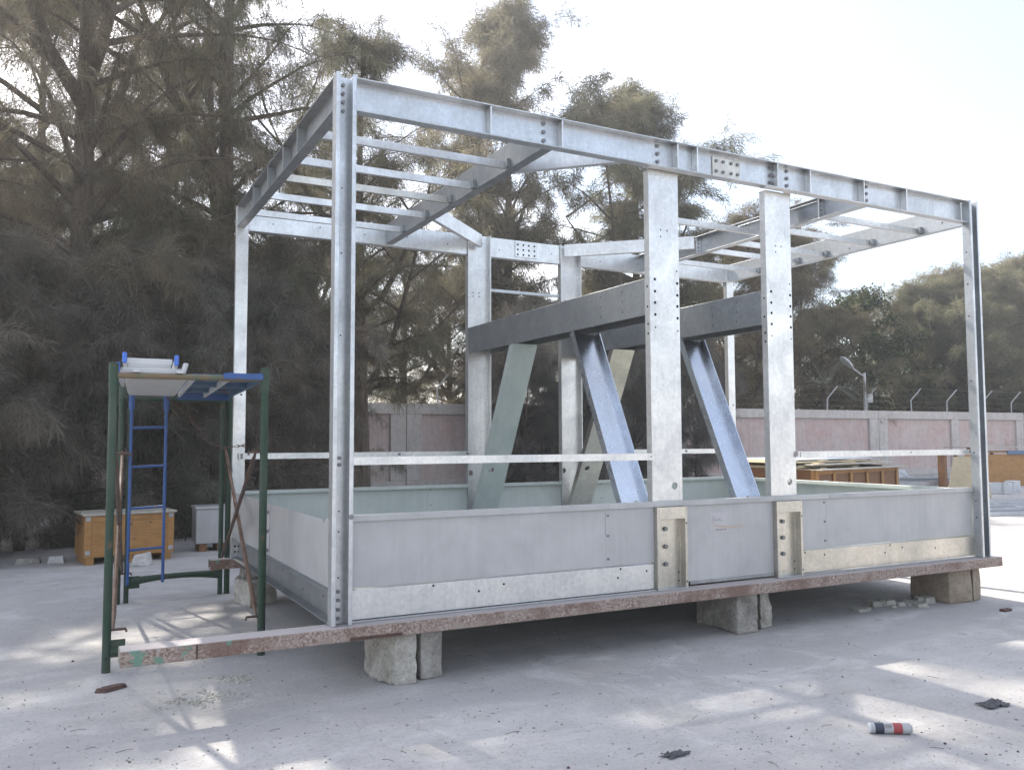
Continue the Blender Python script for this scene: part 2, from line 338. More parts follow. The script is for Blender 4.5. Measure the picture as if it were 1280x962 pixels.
for s_ in brs:
    j = random.uniform(-.04, .04)
    pts = [wp(s_, .1, WH - .01), wp(s_ + j, .1, WH + .45), wp(s_ + .28 + j, -.16, WH + .93)]
    MB().tube(pts, .028, 6).build('wire_bracket', 'lamp_grey', wall); tops.append(pts)
for k in range(4):
    pts = []
    for i, tp in enumerate(tops):
        f_ = .22 + k * .26; q = tp[0].lerp(tp[1], min(1, f_ * 1.9)) if f_ < .52 else tp[1].lerp(tp[2], (f_ - .52) / .5)
        pts.append(q)
        if i + 1 < len(tops):
            tn = tops[i + 1]; q2 = tn[0].lerp(tn[1], min(1, f_ * 1.9)) if f_ < .52 else tn[1].lerp(tn[2], (f_ - .52) / .5)
            pts.append(q.lerp(q2, .5) + V((0, 0, -random.uniform(.01, .07))))
    mb = MB().tube(pts, .006, 4)
    for a, c in zip(pts, pts[1:]):
        n = max(1, int((c - a).length / .16))
        for i in range(n):
            q = a.lerp(c, (i + .5) / n); d = V((random.uniform(-1, 1), random.uniform(-1, 1), random.uniform(-1, 1))) * .03
            mb.tube([q - d, q + d], .004, 3, False)
    mb.build('barbed_wire', 'wire', wall)
# street lamp behind the wall
lp = wp(20.98, .45, 0)
lamp = thing('street_lamp', 'grey street lamp with angled head rising just behind boundary wall', 'street lamp', lp)
MB().tube([lp, lp + V((0, 0, 4.15))], .06, 10).build('pole', 'lamp_grey', lamp, smooth=False)
a0 = lp + V((0, 0, 4.0)); a1 = wp(20.2, .3, 4.30)
MB().tube([a0, a1], .032, 8).build('arm', 'lamp_grey', lamp)
dd = (wp(19.55, .25, 4.72) - a1); ax = dd.normalized(); sd = ax.cross(V((0, 0, 1))).normalized(); uu = sd.cross(ax)
mb = MB(); L_ = dd.length
secs = [(0, .06, .05), (.25, .13, .10), (.6, .17, .11), (.9, .14, .07), (1, .06, .03)]
ring = [(-1, -.35), (-.8, .6), (-.3, 1), (.3, 1), (.8, .6), (1, -.35)]
for (q, wd, ht) in secs:
    for (x, y) in ring: mb.v.append(tuple(a1 + ax * L_ * q + sd * x * wd + uu * y * ht))
for i in range(len(secs) - 1):
    for j in range(6): mb.f.append((i * 6 + j, i * 6 + (j + 1) % 6, i * 6 + 6 + (j + 1) % 6, i * 6 + 6 + j))
mb.f += [tuple(range(6)), tuple(range(24, 30))]
hd = mb.build('lamp_head', 'lamp_grey', lamp, .006)
MB().obox(a1 + ax * L_ * .55 - uu * .045, ax * L_ * .26, sd * .10, uu * .012).build('lens', 'glass_lamp', hd)
MB().box(lp.x + .04, lp.x + .34, lp.y - .12, lp.y - .02, 2.95, 3.3).build('junction_box', 'lamp_grey', lamp, .01)

# ------------------------------------------------------------------ steel frame
F = thing('steel_structure', 'large galvanised steel box frame with sheet metal tray at its base', 'steel frame', (3.07, 1.66, .392))
BV = .0025; X_, Y_, Z_ = V((1, 0, 0)), V((0, 1, 0)), V((0, 0, 1))
ZB, ZT = .392, 3.69
LX, DY = 6.134, 3.287
def bolts(parent, pts, nrm, rad=.011, th=.010, mat='bolt', name='bolts'):
    mb = MB()
    for q in pts: mb.disc(q, nrm, rad, th, 6)
    return tag(mb.build(name, mat, parent), None, kind='stuff')
def holes(parent, pts, nrm, rad=.009):
    mb = MB()
    for q in pts: mb.disc(V(q) - V(nrm) * .002, nrm, rad, .003, 8)
    return tag(mb.build('bolt_holes', 'hole', parent), None, kind='stuff')  # holes are not cut; dark discs stand for the shade inside them
# posts
def lipped(x0):
    mb = MB().chan((x0 + .0625, .066, ZB), (x0 + .0625, .066, ZT), X_, -Y_, .125, .080, .008, .006)
    for a_, c_ in ((0, .026), (.099, .125)): mb.box(x0 + a_, x0 + c_, -.0205, -.0142, ZB, ZT)
    return mb
pA = lipped(0).build('post', 'galv', F, BV)
zt = [3.640, 3.587, 3.533, 3.478]; zb = [.58, .53, .475, .425]
bolts(pA, [(.06, .057, z) for z in zt + zb + [1.365, 1.325]], -Y_, .012, .012)
holes(pA, [(.06, .056, z) for z in (.93, 1.05, .66, 2.1, 2.6, 3.0)], -Y_, .005)
bolts(pA, [(.112, -.0205, 1.02)], -Y_, .016, .008)
pB = lipped(LX - .125).build('post', 'galv', F, BV)
holes(pB, [(LX - .06, .056, z) for z in zt], -Y_, .012)
holes(pB, [(LX - .1255, .03, z) for z in (.75, .9, 1.34, 2.0, 2.6, 2.9, 3.2)], -X_, .007)
for x in (.055, 6.08):
    o = MB().chan((x, DY, ZB), (x, DY, ZT), X_, Y_, .11, .065).build('post', 'galv_bright', F, BV)
    holes(o, [(x - .02, DY, z) for z in (.50, .45)] + [(x + .012, DY, z) for z in (.50, .45, 1.9)], -Y_, .010)
# edge beams at the top
xs = 3.14
for x0, x1 in ((.127, xs - .001), (xs + .001, LX - .127)):
    fb = MB().chan((x0, .075, 3.58), (x1, .075, 3.58), Z_, -Y_, .21, .075).build('top_beam', 'galv', F, BV)
    for sx_ in (1.049, 1.6, 2.606, 2.793, 3.616, 3.979, 4.618, 5.162):
        if x0 < sx_ < x1: MB().box(sx_ - .006, sx_ + .006, .003, .066, 3.486, 3.674).build('stiffener', 'galv_bright', fb, .001)
    bp = [(bx, .067, z) for bx in (1.483, 2.46, 2.635, 3.589, 3.772, 4.713) if x0 < bx < x1 for z in (3.65, 3.59, 3.53)]
    bolts(fb, bp, -Y_, .015, .012)
sp = MB().box(2.985, 3.265, .056, .066, 3.50, 3.655).build('splice_plate', 'galv_warm', F, .002)
bolts(sp, [(x, .056, z) for x in (3.02, 3.09, 3.17, 3.235) for z in (3.54, 3.62)], -Y_, .013, .010)
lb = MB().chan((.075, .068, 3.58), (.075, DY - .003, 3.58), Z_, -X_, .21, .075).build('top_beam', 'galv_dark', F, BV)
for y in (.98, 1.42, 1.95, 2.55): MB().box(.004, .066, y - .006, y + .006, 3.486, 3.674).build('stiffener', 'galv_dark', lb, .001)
holes(lb, [(.0668, .16, 3.63), (.0668, .16, 3.56), (.0668, 3.15, 3.6), (.0668, 3.15, 3.54)], -X_)
for x0, x1 in ((.112, 2.398), (2.677, 3.118), (3.121, 3.558), (3.837, 6.023)):
    o = MB().chan((x0, DY + .013, 3.57), (x1, DY + .013, 3.57), Z_, Y_, .215, .07).build('top_beam', 'galv_bright', F, BV)
    n = max(2, int((x1 - x0) / .45)); holes(o, [(x0 + (i + .5) * (x1 - x0) / n, DY + .013, 3.55 + .02 * (i % 2)) for i in range(n)], -Y_, .007)
sp = MB().box(2.98, 3.26, DY + .001, DY + .0125, 3.49, 3.665).build('splice_plate', 'galv_bright', F, .002)
holes(sp, [(x, DY + .001, z) for x in (3.01, 3.08, 3.15, 3.22) for z in (3.52, 3.575, 3.63)], -Y_, .012)
o = MB().chan((6.06, .07, 3.58), (6.06, DY - .003, 3.58), Z_, X_, .21, .07).build('top_beam', 'galv', F, BV)
holes(o, [(6.06, y, z) for y, z in ((.3, 3.55), (.8, 3.62), (1.4, 3.52), (1.9, 3.6), (2.5, 3.55))], -X_, .008)
# cross beams
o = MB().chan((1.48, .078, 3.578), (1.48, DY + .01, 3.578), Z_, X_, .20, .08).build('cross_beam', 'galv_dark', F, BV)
bolts(o, [(1.48, y, z) for y in (.35, .9, 1.5, 2.4, 2.9) for z in (3.60,)], -X_, .006, .003)
o = MB().chan((4.74, .078, 3.578), (4.74, DY + .01, 3.578), Z_, -X_, .20, .08).build('cross_beam', 'galv', F, BV)
for y in (.55, 2.25):
    q = MB().box(4.664, 4.730, y - .006, y + .006, 3.49, 3.668).build('stiffener', 'galv_bright', o, .001)
    holes(q, [(4.69, y - .006, z) for z in (3.52, 3.56, 3.60, 3.64)], -Y_, .007)
# octagon corner pieces
for (a, c) in (((1.565, .90), (2.395, .082)), ((1.565, 2.34), (2.56, DY - .02)), ((3.60, DY - .02), (4.655, 2.27)), ((3.84, .082), (4.655, .90))):
    d = V((c[0] - a[0], c[1] - a[1], 0)).normalized(); nn = V((d.y, -d.x, 0)); nn = nn if nn.y > 0 else -nn
    MB().chan((a[0], a[1], 3.617), (c[0], c[1], 3.617), Z_, nn, .14, .05).build('corner_brace', 'galv_bright', F, BV)
# purlins
for i, y in enumerate((.60, 1.19, 1.65, 2.20, 2.80)):
    o = MB().chan((.076, y, 3.515), (1.479, y, 3.515), Z_, Y_, .055, .03, .004, .004).build('purlin', 'galv_warm' if i == 2 else 'galv_bright', F, .001)
    MB().box(1.452, 1.478, y - .045, y - .002, 3.49, 3.55).build('cleat', 'galv_dark', o)
for y in (.55, 1.11, 1.72, 2.13, 2.75):
    o = MB().chan((4.742, y, 3.515), (6.059, y, 3.515), Z_, Y_, .055, .03, .004, .004).build('purlin', 'galv_bright', F, .001)
    MB().box(6.02, 6.058, y - .04, y - .002, 3.49, 3.55).build('cleat', 'galv_dark', o)
MB().chan((3.45, 1.30, 3.515), (4.66, 1.30, 3.515), Z_, Y_, .055, .03, .004, .004).build('purlin', 'galv_bright', F, .001)
# columns
for x0 in (2.40, 3.56):
    xc = x0 + .1375
    c = MB().holechan((xc, .10, ZB + .01), (xc, .10, 3.473), X_, Y_, .275, .06, .066, .725, .027).build('column', 'galv_bright', F)
    zz = (2.653, 2.563, 2.479, 2.39)
    holes(c, [(xc - .09, .10, z) for z in zz] + [(xc + .118, .10, z - .015) for z in zz], -Y_, .0115)
    holes(c, [(xc - .09, .10, 2.295), (xc + .118, .10, 2.28), (xc + .115, .10, 2.73), (xc - .03, .10, 3.03), (xc + .03, .10, 3.03), (xc - .03, .10, 2.98)], -Y_, .0065)
    holes(c, [(x0, .13, z) for z in (2.45, 2.60)] + [(x0, .125, z) for z in (2.25, 2.32)], -X_, .009)
    MB().box(x0 - .002, x0 + .277, .09, .165, 3.4635, 3.4745).build('cap_plate', 'galv_warm', c)
    c = MB().holechan((xc, DY + .063, ZB + .01), (xc, DY + .063, ZT), X_, -Y_, .275, .07, -.082, .72, .030).build('column', 'galv_bright', F)
    holes(c, [(xc + dx, DY + .055, z) for dx in (-.05, .02) for z in (3.02, 3.06)] + [(xc + .06, DY + .055, 3.6)], -Y_, .007)
    # horizontal beam between the columns: inverted trough
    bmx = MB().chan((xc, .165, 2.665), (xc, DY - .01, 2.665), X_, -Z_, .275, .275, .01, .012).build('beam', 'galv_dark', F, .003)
    holes(bmx, [(x0, y, z) for y in (.45, .75) for z in (2.45, 2.53, 2.61)], -X_, .006)
    # inclined braces
    d = V((0, 2.29 - 3.30, 2.392 - .45)).normalized(); vd = V((0, d.z, -d.y)); vd = vd if vd.y > 0 else -vd
    br = MB().holechan((xc, 3.27, .45), V((xc, 3.27, .45)) + d * 2.19, X_, vd, .268, .065, -.05, .80, .030).build('brace', 'plate_green_reflect' if x0 < 3 else 'galv_warm', F)
    d = V((0, 1.14 - .21, 2.392 - .45)).normalized(); vd = V((0, -d.z, d.y)); q0 = V((xc, .24, .45)) - vd * .065
    br = MB().holechan(q0, q0 + d * 2.16, X_, vd, .268, .065, .05, .60, .030).build('brace', 'galv_mirror', F)
    # foot bracket in front of the tray
    bx0 = x0 - .015
    fbk = MB().chan((bx0 + .1375, .098, .393), (bx0 + .1375, .098, .983), X_, -Y_, .275, .070, .008, .022).build('foot_bracket', 'galv_warm', F, .002)
    MB().box(bx0 + .022, bx0 + .253, .028, .036, .895, .982).build('cap_plate', 'galv_warm', fbk, .001)
    MB().box(bx0 - .003, bx0 + .278, .024, .097, .3925, .3995).build('base_plate', 'galv', fbk)
    bolts(fbk, [(bx0 + .115, .090, z) for z in (.82, .693, .567)], -Y_, .017, .016)
    holes(fbk, [(bx0 + .264, .028, z) for z in (.44, .86)] + [(bx0 + .235, .090, z) for z in (.44, .50)], -Y_, .007)
# rails at waist height
def rail(x0, x1, y, z, h, vd, mat='galv_bright'):
    o = MB().chan((x0, y, z), (x1, y, z), Z_, vd, h, .03, .004, .004).build('rail', mat, F, .001)
    return o
r1 = rail(.127, 2.398, .072, 1.345, .05, Y_); r2 = rail(3.837, 6.007, .072, 1.345, .05, Y_)
bolts(r1, [(2.37, .072, 1.345)], -Y_, .006, .003); holes(r2, [(3.86, .072, 1.355), (3.86, .072, 1.335), (5.2, .072, 1.35)], -Y_, .006)
r3 = rail(.05, 2.398, DY - .036, 1.326, .055, Y_); r4 = rail(3.837, 6.05, DY - .036, 1.326, .055, Y_)
bolts(r3, [(.075, DY - .036, 1.34), (.075, DY - .036, 1.315), (.95, DY - .036, 1.33), (1.62, DY - .036, 1.33), (2.38, DY - .036, 1.33)], -Y_, .013, .012)
bolts(r4, [(4.3, DY - .036, 1.33), (5.3, DY - .036, 1.33)], -Y_, .013, .012)
rail(2.677, 3.558, DY + .03, 3.10, .03, Y_, 'galv')
o = MB().chan((.072, .068, 1.345), (.072, DY - .04, 1.345), Z_, X_, .05, .03, .004, .004)   # kept for the far side only
# tray
def spanel(x0, x1, z0, z1, y=.07, mat='sheet_grey', t_=.004):
    return MB().box(x0, x1, y, y + t_, z0, z1).build('tray_panel', mat, F, .0015)
p1 = spanel(.129, 1.962, .590, .984); p2 = spanel(1.966, 2.382, .588, .984, .0665); p3 = spanel(2.664, 3.542, .425, .984); p4 = spanel(3.822, 4.128, .590, .984, .0665); p5 = spanel(4.132, 6.005, .590, .984)
bolts(p2, [(1.985, .0665, z) for z in (.94, .80, .64)], -Y_, .010, .005); bolts(p4, [(4.105, .0665, z) for z in (.955, .80, .645)], -Y_, .010, .005)
MB().box(2.70, 3.54, .0605, .0695, .408, .430).build('gap_shade_strip', 'galv_dark', p3)  # dark strip painted in for the shadow gap under the panel
for x0, x1 in ((.129, 1.985), (1.988, 4.15), (4.153, 6.005)):
    mb = MB(); mb.box(x0, x1, .052, .056, .984, 1.020); mb.box(x0, x1, .056, .125, 1.016, 1.020); mb.box(x0, x1, .056, .0655, .9845, .988)
    mb.build('tray_lip', 'sheet_grey', F, .001)
for x0, x1, mt in ((.129, 2.375, 'galv_bright'), (3.825, 6.005, 'galv_warm')):
    c = MB().chan((x0, .060, .492), (x1, .060, .492), Z_, Y_, .176, .06).build('bottom_chord', mt, F, BV)
    xx = [x0 + (x1 - x0) * q for q in ((.24, .46, .86, .87, .97, .38) if x0 < 1 else (.02, .12, .45, .48, .55, .75))]
    holes(c, [(x, .060, .565 - .03 * (i % 3)) for i, x in enumerate(xx)], -Y_, .008)
    MB().box(x0, x1, .035, .058, .393, .401).build('flange_strip', 'galv', c)
# label on the middle panel (print worn illegible)
lab = MB().box(2.897, 3.085, .0685, .0695, .772, .918).build('paper_label', 'paper', p3)
mb = MB()
for i in range(4): mb.box(2.925, 2.95 + .02 * (i % 3), .0676, .0684, .885 - i * .012, .889 - i * .012)
for i in range(5): mb.box(2.96 + i * .022, 2.975 + i * .022, .0676, .0684, .785, .797)
mb.box(2.985, 3.01, .0676, .0684, .868, .873); mb.box(2.99, 3.03, .0676, .0684, .857, .861)
tag(mb.build('faded_print', 'ink', lab), None, kind='stuff')
MB().prism([(2.91, .0680, .838), (3.0, .0680, .824), (3.16, .0680, .812), (3.235, .0680, .818), (3.235, .0680, .802), (3.10, .0680, .800), (2.98, .0680, .812)], (0, -.0007, 0)).build('tape_strip', 'tape', p3)
# left side of tray
poly = [(.03, .072, .590), (.03, 1.80, .590), (.03, 1.80, .985), (.03, .32, .985), (.03, .29, .955), (.03, .22, 1.0), (.03, .072, 1.0)]
l1 = MB().prism(poly, (.004, 0, 0)).build('tray_panel', 'sheet_grey', F)
l2 = MB().box(.026, .030, 1.78, 3.283, .590, .99).build('tray_panel', 'sheet_grey', F)
st = MB().box(.021, .0258, 1.785, 1.83, .62, .93).build('seam_strip', 'paper', l2)
bolts(l2, [(.020, 1.807, z) for z in (.92, .775, .63)], -X_, .014, .010)
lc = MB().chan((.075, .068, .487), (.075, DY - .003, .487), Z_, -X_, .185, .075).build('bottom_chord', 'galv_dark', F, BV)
holes(lc, [(.067, y, z) for y, z in ((.4, .50), (.9, .47), (1.5, .52), (2.3, .5))], -X_, .008)
# back and right of tray, green coated inside
def gp(x0, x1):
    o = spanel(x0, x1, .42, 1.0, DY + .02, 'sheet_green')
    mb = MB(); mb.box(x0, x1, DY - .03, DY + .03, 1.0, 1.005); mb.box(x0, x1, DY - .03, DY - .026, .975, .9995); mb.build('tray_lip', 'sheet_green', F, .001); return o
g1 = gp(.112, 1.955); g1b = gp(1.958, 2.398); g2 = gp(2.677, 3.30); g2b = gp(3.302, 3.558); g3 = gp(3.837, 6.02)
bolts(g1b, [(1.985, DY + .02, z) for z in (.96, .80, .62)], -Y_, .008, .004); bolts(g3, [(4.1, DY + .02, z) for z in (.96, .80, .62)], -Y_, .008, .004)
kn = MB().box(1.02, 1.06, DY + .012, DY + .020, .885, .93).build('clip', 'paper', g1); holes(kn, [(1.04, DY + .012, .91)], -Y_, .007)
for y0, y1 in ((.072, 1.55), (1.553, DY - .035)):
    MB().box(6.045, 6.049, y0, y1, .42, 1.0).build('tray_panel', 'sheet_green', F)
    mb = MB(); mb.box(5.985, 6.055, y0, y1, 1.001, 1.006); mb.box(5.985, 5.989, y0, y1, .97, 1.0005); mb.build('tray_lip', 'sheet_green', F, .001)
MB().box(.08, 6.04, .13, DY + .01, .425, .431).build('tray_floor', 'sheet_green', F)
for x in (1.0, 2.5, 3.7, 5.0): MB().box(x - .03, x + .03, .14, DY, .394, .424).build('floor_joist', 'galv_dark', F)
MB().chan((.115, DY + .055, .487), (6.02, DY + .055, .487), Z_, -Y_, .185, .03).build('bottom_chord', 'galv_dark', F, BV)
MB().chan((6.06, .07, .487), (6.06, DY - .003, .487), Z_, X_, .185, .065).build('bottom_chord', 'galv', F, BV)

# ------------------------------------------------------------------ rusty bearers and stones
mb = MB().chan((-1.112, .085, .348), (6.232, .085, .348), Z_, -Y_, .084, .0, .001, .001) if False else MB()
mb.box(-1.112, 6.232, -.058, .098, .308, .390)
rb = mb.build('steel_bearer', 'rust_beam', None, .004)
tag(rb, 'long rusty steel bearer under the front of the frame, sticking out past scaffold', 'steel beam')
MB().box(-.742, -.734, -.061, -.0585, .310, .388).build('weld_seam', 'rust_dark', rb)
MB().box(.1, .42, -.0605, -.0585, .312, .330).build('weld_plate', 'rust_dark', rb)
mb = MB().chan((-.185, 3.29, .308), (6.2, 3.29, .308), Y_, Z_, .14, .083, .01, .012)
mb.box(-.185 + .0, 6.2, 3.225, 3.355, .3905, .3915)
tag(mb.build('steel_bearer', 'rust_beam', None, .003), 'rusty channel bearer under the rear of the frame, its open end beside scaffold leg', 'steel beam')

def stone(name, label, mat, pts_lo, z0, z1, seed, amp=.012, group=None, top_in=.0, cat='stone', topz=None):
    """irregular block from a footprint polygon"""
    rnd = random.Random(seed); bm = bmesh.new()
    n = len(pts_lo); c = V((sum(p[0] for p in pts_lo) / n, sum(p[1] for p in pts_lo) / n, 0))
    lo = [bm.verts.new((x, y, z0)) for x, y in pts_lo]
    hi = [bm.verts.new((c.x + (x - c.x) * (1 - top_in), c.y + (y - c.y) * (1 - top_in), (topz[i] if topz else z1))) for i, (x, y) in enumerate(pts_lo)]
    bm.faces.new(lo[::-1]); bm.faces.new(hi)
    for i in range(n): bm.faces.new((lo[i], lo[(i + 1) % n], hi[(i + 1) % n], hi[i]))
    bmesh.ops.recalc_face_normals(bm, faces=bm.faces)
    s_ = min(z1 - z0, .3)
    bmesh.ops.bevel(bm, geom=bm.edges[:], offset=s_ * .07, segments=2, affect='EDGES', profile=.6)
    bmesh.ops.triangulate(bm, faces=bm.faces)
    for _ in range(2 if s_ < .12 else 3): 
        long_ = [e for e in bm.edges if e.calc_length() > s_ * .13]
        bmesh.ops.subdivide_edges(bm, edges=long_, cuts=1); bmesh.ops.triangulate(bm, faces=bm.faces)
    bm.normal_update(); off = V((seed * 3.1, seed * 1.7, 0)); k = 1 / s_
    for v_ in bm.verts:
        d = mnoise.noise(v_.co * k * 1.6 + off) * 1.1 + mnoise.noise(v_.co * k * 5 + off) * .6 + mnoise.noise(v_.co * k * 14 + off) * .28
        q = v_.co + v_.normal * d * amp
        v_.co = V((q.x, q.y, max(z0, min(q.z, z1))))
    o_ = V((c.x, c.y, z0)); me = bpy.data.meshes.new(name); bmesh.ops.translate(bm, verts=bm.verts, vec=-o_); bm.to_mesh(me); bm.free()
    me.materials.append(M[mat]); o = bpy.data.objects.new(name, me); COL.objects.link(o); o.location = o_; ORG[o] = o_
    return tag(o, label, cat, group) if label else o
SG = 'stone blocks propping up the bearers'
stone('stone_block', 'chipped pale stone with broken left face under scaffold end of the front bearer', 'stone_pale', [(.34, .13), (.40, .02), (.535, -.01), (.555, .16), (.50, .42), (.33, .40)], 0, .307, 3, .018, SG, .02)
stone('stone_block', 'upright grey block tight beside the chipped pale stone under front bearer', 'stone_grey', [(.575, .04), (.735, .06), (.72, .34), (.565, .33)], 0, .308, 5, .009, SG, .06)
stone('stone_block', 'rough grey stone block under the middle of the front bearer', 'stone_grey', [(3.14, .045), (3.335, .03), (3.36, .50), (3.155, .54)], 0, .307, 8, .013, SG, .02)
stone('stone_block', 'rounded pale stone leaning beside rough grey block under middle of front bearer', 'stone_pale', [(3.415, .09), (3.575, .12), (3.60, .36), (3.47, .42)], 0, .3075, 11, .020, SG, .14)
stone('stone_block', 'squared tan stone block under the far end of the front bearer', 'stone_tan', [(5.62, .05), (5.90, .02), (5.95, .42), (5.60, .44)], 0, .306, 14, .008, SG, .01)
stone('stone_block', 'narrow tan stone standing against squared block at far end of front bearer', 'stone_tan', [(5.93, .03), (6.09, .06), (6.10, .36), (5.965, .38)], 0, .300, 17, .010, SG, .02)
stone('stone_block', 'flat pale stone block under the rear bearer beside the scaffold', 'stone_pale', [(.02, 3.22), (.10, 2.88), (.36, 3.02), (.38, 3.40), (.08, 3.45)], 0, .22, 19, .010, SG, .03)
stone('stone_block', 'thin stone packed on the flat pale stone under the rear bearer', 'stone_grey', [(.08, 3.14), (.33, 3.12), (.35, 3.38), (.1, 3.4)], .222, .306, 20, .004, SG, .03)
stone('stone_block', 'grey stone block under the far end of rear bearer', 'stone_grey', [(5.6, 3.15), (6.0, 3.12), (6.03, 3.42), (5.62, 3.45)], 0, .306, 22, .010, SG, .03)

# ------------------------------------------------------------------ scaffold
SC = thing('scaffold', 'green painted tubular scaffold tower with rusty cross braces', 'scaffold', (-.54, 2.43, 0))
L1, L2, L3, L4 = V((-1.118, 1.178, 0)), V((-.154, 1.161, 0)), V((-.925, 3.65, 0)), V((.045, 3.754, 0))
def leg(p, h=1.965, r_=.0265, nm='leg'):
    o = MB().tube([p + V((0, 0, .0)), p + V((0, 0, h))], r_, 14).build(nm, 'green_paint', SC, smooth=False)
    for z in (.09, h - .07): MB().disc(p + V((.0, -r_ + .0015, z)), -Y_, .007, .003, 8).build('pin_hole', 'hole', o)  # pin hole is a dark disc for the shade inside, not bored
    MB().tube([p + V((0, 0, h - .16)), p + V((0, 0, h + .015))], r_ + .004, 14).build('collar', 'green_paint', o)
    return o
for p in (L1, L2, L3, L4): leg(p)
leg(L3 + V((.075, .02, 0)), 1.80, .022); leg(L4 + V((-.065, -.01, 0)), 1.85, .022)
MB().tube([L1 + V((.02, 0, 1.90)), L2 + V((-.02, 0, 1.90))], .021, 10).build('transom', 'pipe_worn', SC)
MB().tube([L3 + V((.02, 0, 1.86)), L4 + V((-.02, 0, 1.86))], .021, 10).build('transom', 'green_paint', SC)
MB().tube([L1 + V((.02, 0, .125)), L1 + V((.1, 0, .12)), L2 + V((-.1, 0, .11)), L2 + V((-.02, 0, .11))], [.035, .022, .022, .035], 10).build('transom', 'green_paint', SC)
mb = MB()
a, c = L3 + V((.09, 0, 0)), L4 + V((-.075, 0, 0))
pts = [a.lerp(c, q / 10) + V((0, 0, .19 + .022 * (1 - (2 * q / 10 - 1) ** 2))) for q in range(11)]
mb.tube(pts, [.042, .036, .031, .028, .026, .026, .026, .028, .031, .036, .042], 10).build('arched_transom', 'green_paint', SC)
for s_, p in ((1, L1), (1, L3 + V((.075, 0, 0)))): MB().box(p.x + .02, p.x + .11, p.y - .008, p.y + .008, *((.09, .20) if p is L1 else (.13, .24))).build('gusset', 'green_paint', SC, .004)
def brace(p, q, mat='rust_pipe'):
    d = (q - p); o = MB().tube([p, p + d * .06, p + d * .5, q - d * .06, q], [.008, .0155, .0155, .0155, .008], 8).build('cross_brace', mat, SC); return o
ox = V((.035, 0, 0))
brace(L1 + ox + V((0, 0, .264)), L3 + ox + V((-.02, 0, 1.39))); brace(L1 + ox + V((-.012, 0, 1.39)), L3 + ox + V((0, -.03, .27)), 'rust_dark')
brace(L2 - ox + V((0, 0, .265)), L4 - ox * 1.0 + V((0, 0, 1.40))); brace(L2 - ox * 1.6 + V((0, 0, 1.39)), L4 - ox * 1.6 + V((0, 0, .32)), 'rust_dark')
for p, z in ((L1, .264), (L1, 1.39), (L3, .27), (L3, 1.39)):
    MB().tube([p + V((0, 0, z)), p + V((.11, 0, z)), p + V((.115, 0, z - .02))], .009, 6).build('lock_pin', 'rust_dark', SC)
for p, z in ((L2, .265), (L2, 1.39), (L4, .32), (L4, 1.40)):
    MB().tube([p + V((0, 0, z)), p + V((-.10, 0, z)), p + V((-.105, 0, z - .02))], .009, 6).build('lock_pin', 'rust_dark', SC)
# blue ladder clamped on the rear frame
ld = thing('access_ladder', 'narrow blue steel ladder hooked on the rear of green scaffold', 'ladder', (-.69, 3.66, .17))
pr_ = [V((-.845, 3.635, 0)), V((-.545, 3.665, 0))]
for p in pr_:
    o = MB().tube([p + V((0, -.02, .17)), p + V((0, -.02, 1.90))], .0145, 10).build('rail', 'blue_paint', ld)
    MB().tube([p + V((0, -.02, 1.76)), p + V((0, -.02, 1.905))], .026, 10).build('sleeve', 'blue_paint', o)
for z in (1.59, 1.232, .855, .479): MB().tube([pr_[0] + V((.01, -.02, z)), pr_[1] + V((-.01, -.02, z + .01))], .0125, 8).build('rung', 'blue_paint', ld)
# decks
dk = thing('scaffold_plank', 'ribbed pale aluminium plank laid across the top of the scaffold', 'plank', (-.83, 2.43, 1.90))
def dpt(u_, v_, z): return (L1.x + .05 + (L3.x - L1.x) * v_ + u_, 1.13 + v_ * 2.55, z)
for i in range(24):
    v0 = .01 + i * .0408
    v0 = .035 + i * .0385
    MB().prism([dpt(.012, v0, 1.885), dpt(.398, v0, 1.885), dpt(.398, v0 + .024, 1.885), dpt(.012, v0 + .024, 1.885)], (0, 0, .0145)).build('rib', 'alu', dk)
MB().prism([dpt(.0, .03, 1.90), dpt(.41, .03, 1.90), dpt(.41, .97, 1.90), dpt(0, .97, 1.90)], (0, 0, .01)).build('deck_sheet', 'alu', dk)
db = thing('scaffold_deck', 'blue steel deck panel with angled stiffeners beside the aluminium plank', 'deck panel', (-.35, 2.43, 1.92))
MB().prism([dpt(.43, .03, 1.922), dpt(.90, .03, 1.922), dpt(.90, .985, 1.922), dpt(.43, .985, 1.922)], (0, 0, .006)).build('deck_sheet', 'blue_under', db)
for u0 in (.43, .655, .88): MB().prism([dpt(u0, 0.03, 1.882), dpt(u0 + .022, 0.03, 1.882), dpt(u0 + .022, .982, 1.882), dpt(u0, .982, 1.882)], (0, 0, .0395)).build('stiffener', 'alu' if u0 < .8 else 'blue_under', db)
MB().prism([dpt(.63, -.002, 1.893), dpt(.895, -.002, 1.893), dpt(.895, .005, 1.893), dpt(.63, .005, 1.893)], (0, 0, .040)).build('end_plate', 'blue_paint', db)
MB().prism([dpt(.43, .986, 1.86), dpt(.90, .986, 1.86), dpt(.90, .994, 1.86), dpt(.43, .994, 1.86)], (0, 0, .066)).build('end_plate', 'blue_paint', db)
for v_ in (.35, .68): MB().prism([dpt(.453, v_, 1.888), dpt(.878, v_, 1.888), dpt(.878, v_ + .012, 1.888), dpt(.453, v_ + .012, 1.888)], (0, 0, .033)).build('rib', 'blue_under', db)
for u0, mt, par in ((.06, 'alu', dk), (.33, 'alu', dk), (.66, 'blue_paint', db), (.86, 'blue_paint', db)):
    MB().prism([dpt(u0, .006, 1.9222), dpt(u0 + .04, .006, 1.9222), dpt(u0 + .04, .035, 1.9222), dpt(u0, .035, 1.9222)], (0, 0, .0165)).build('hook', mt, par)
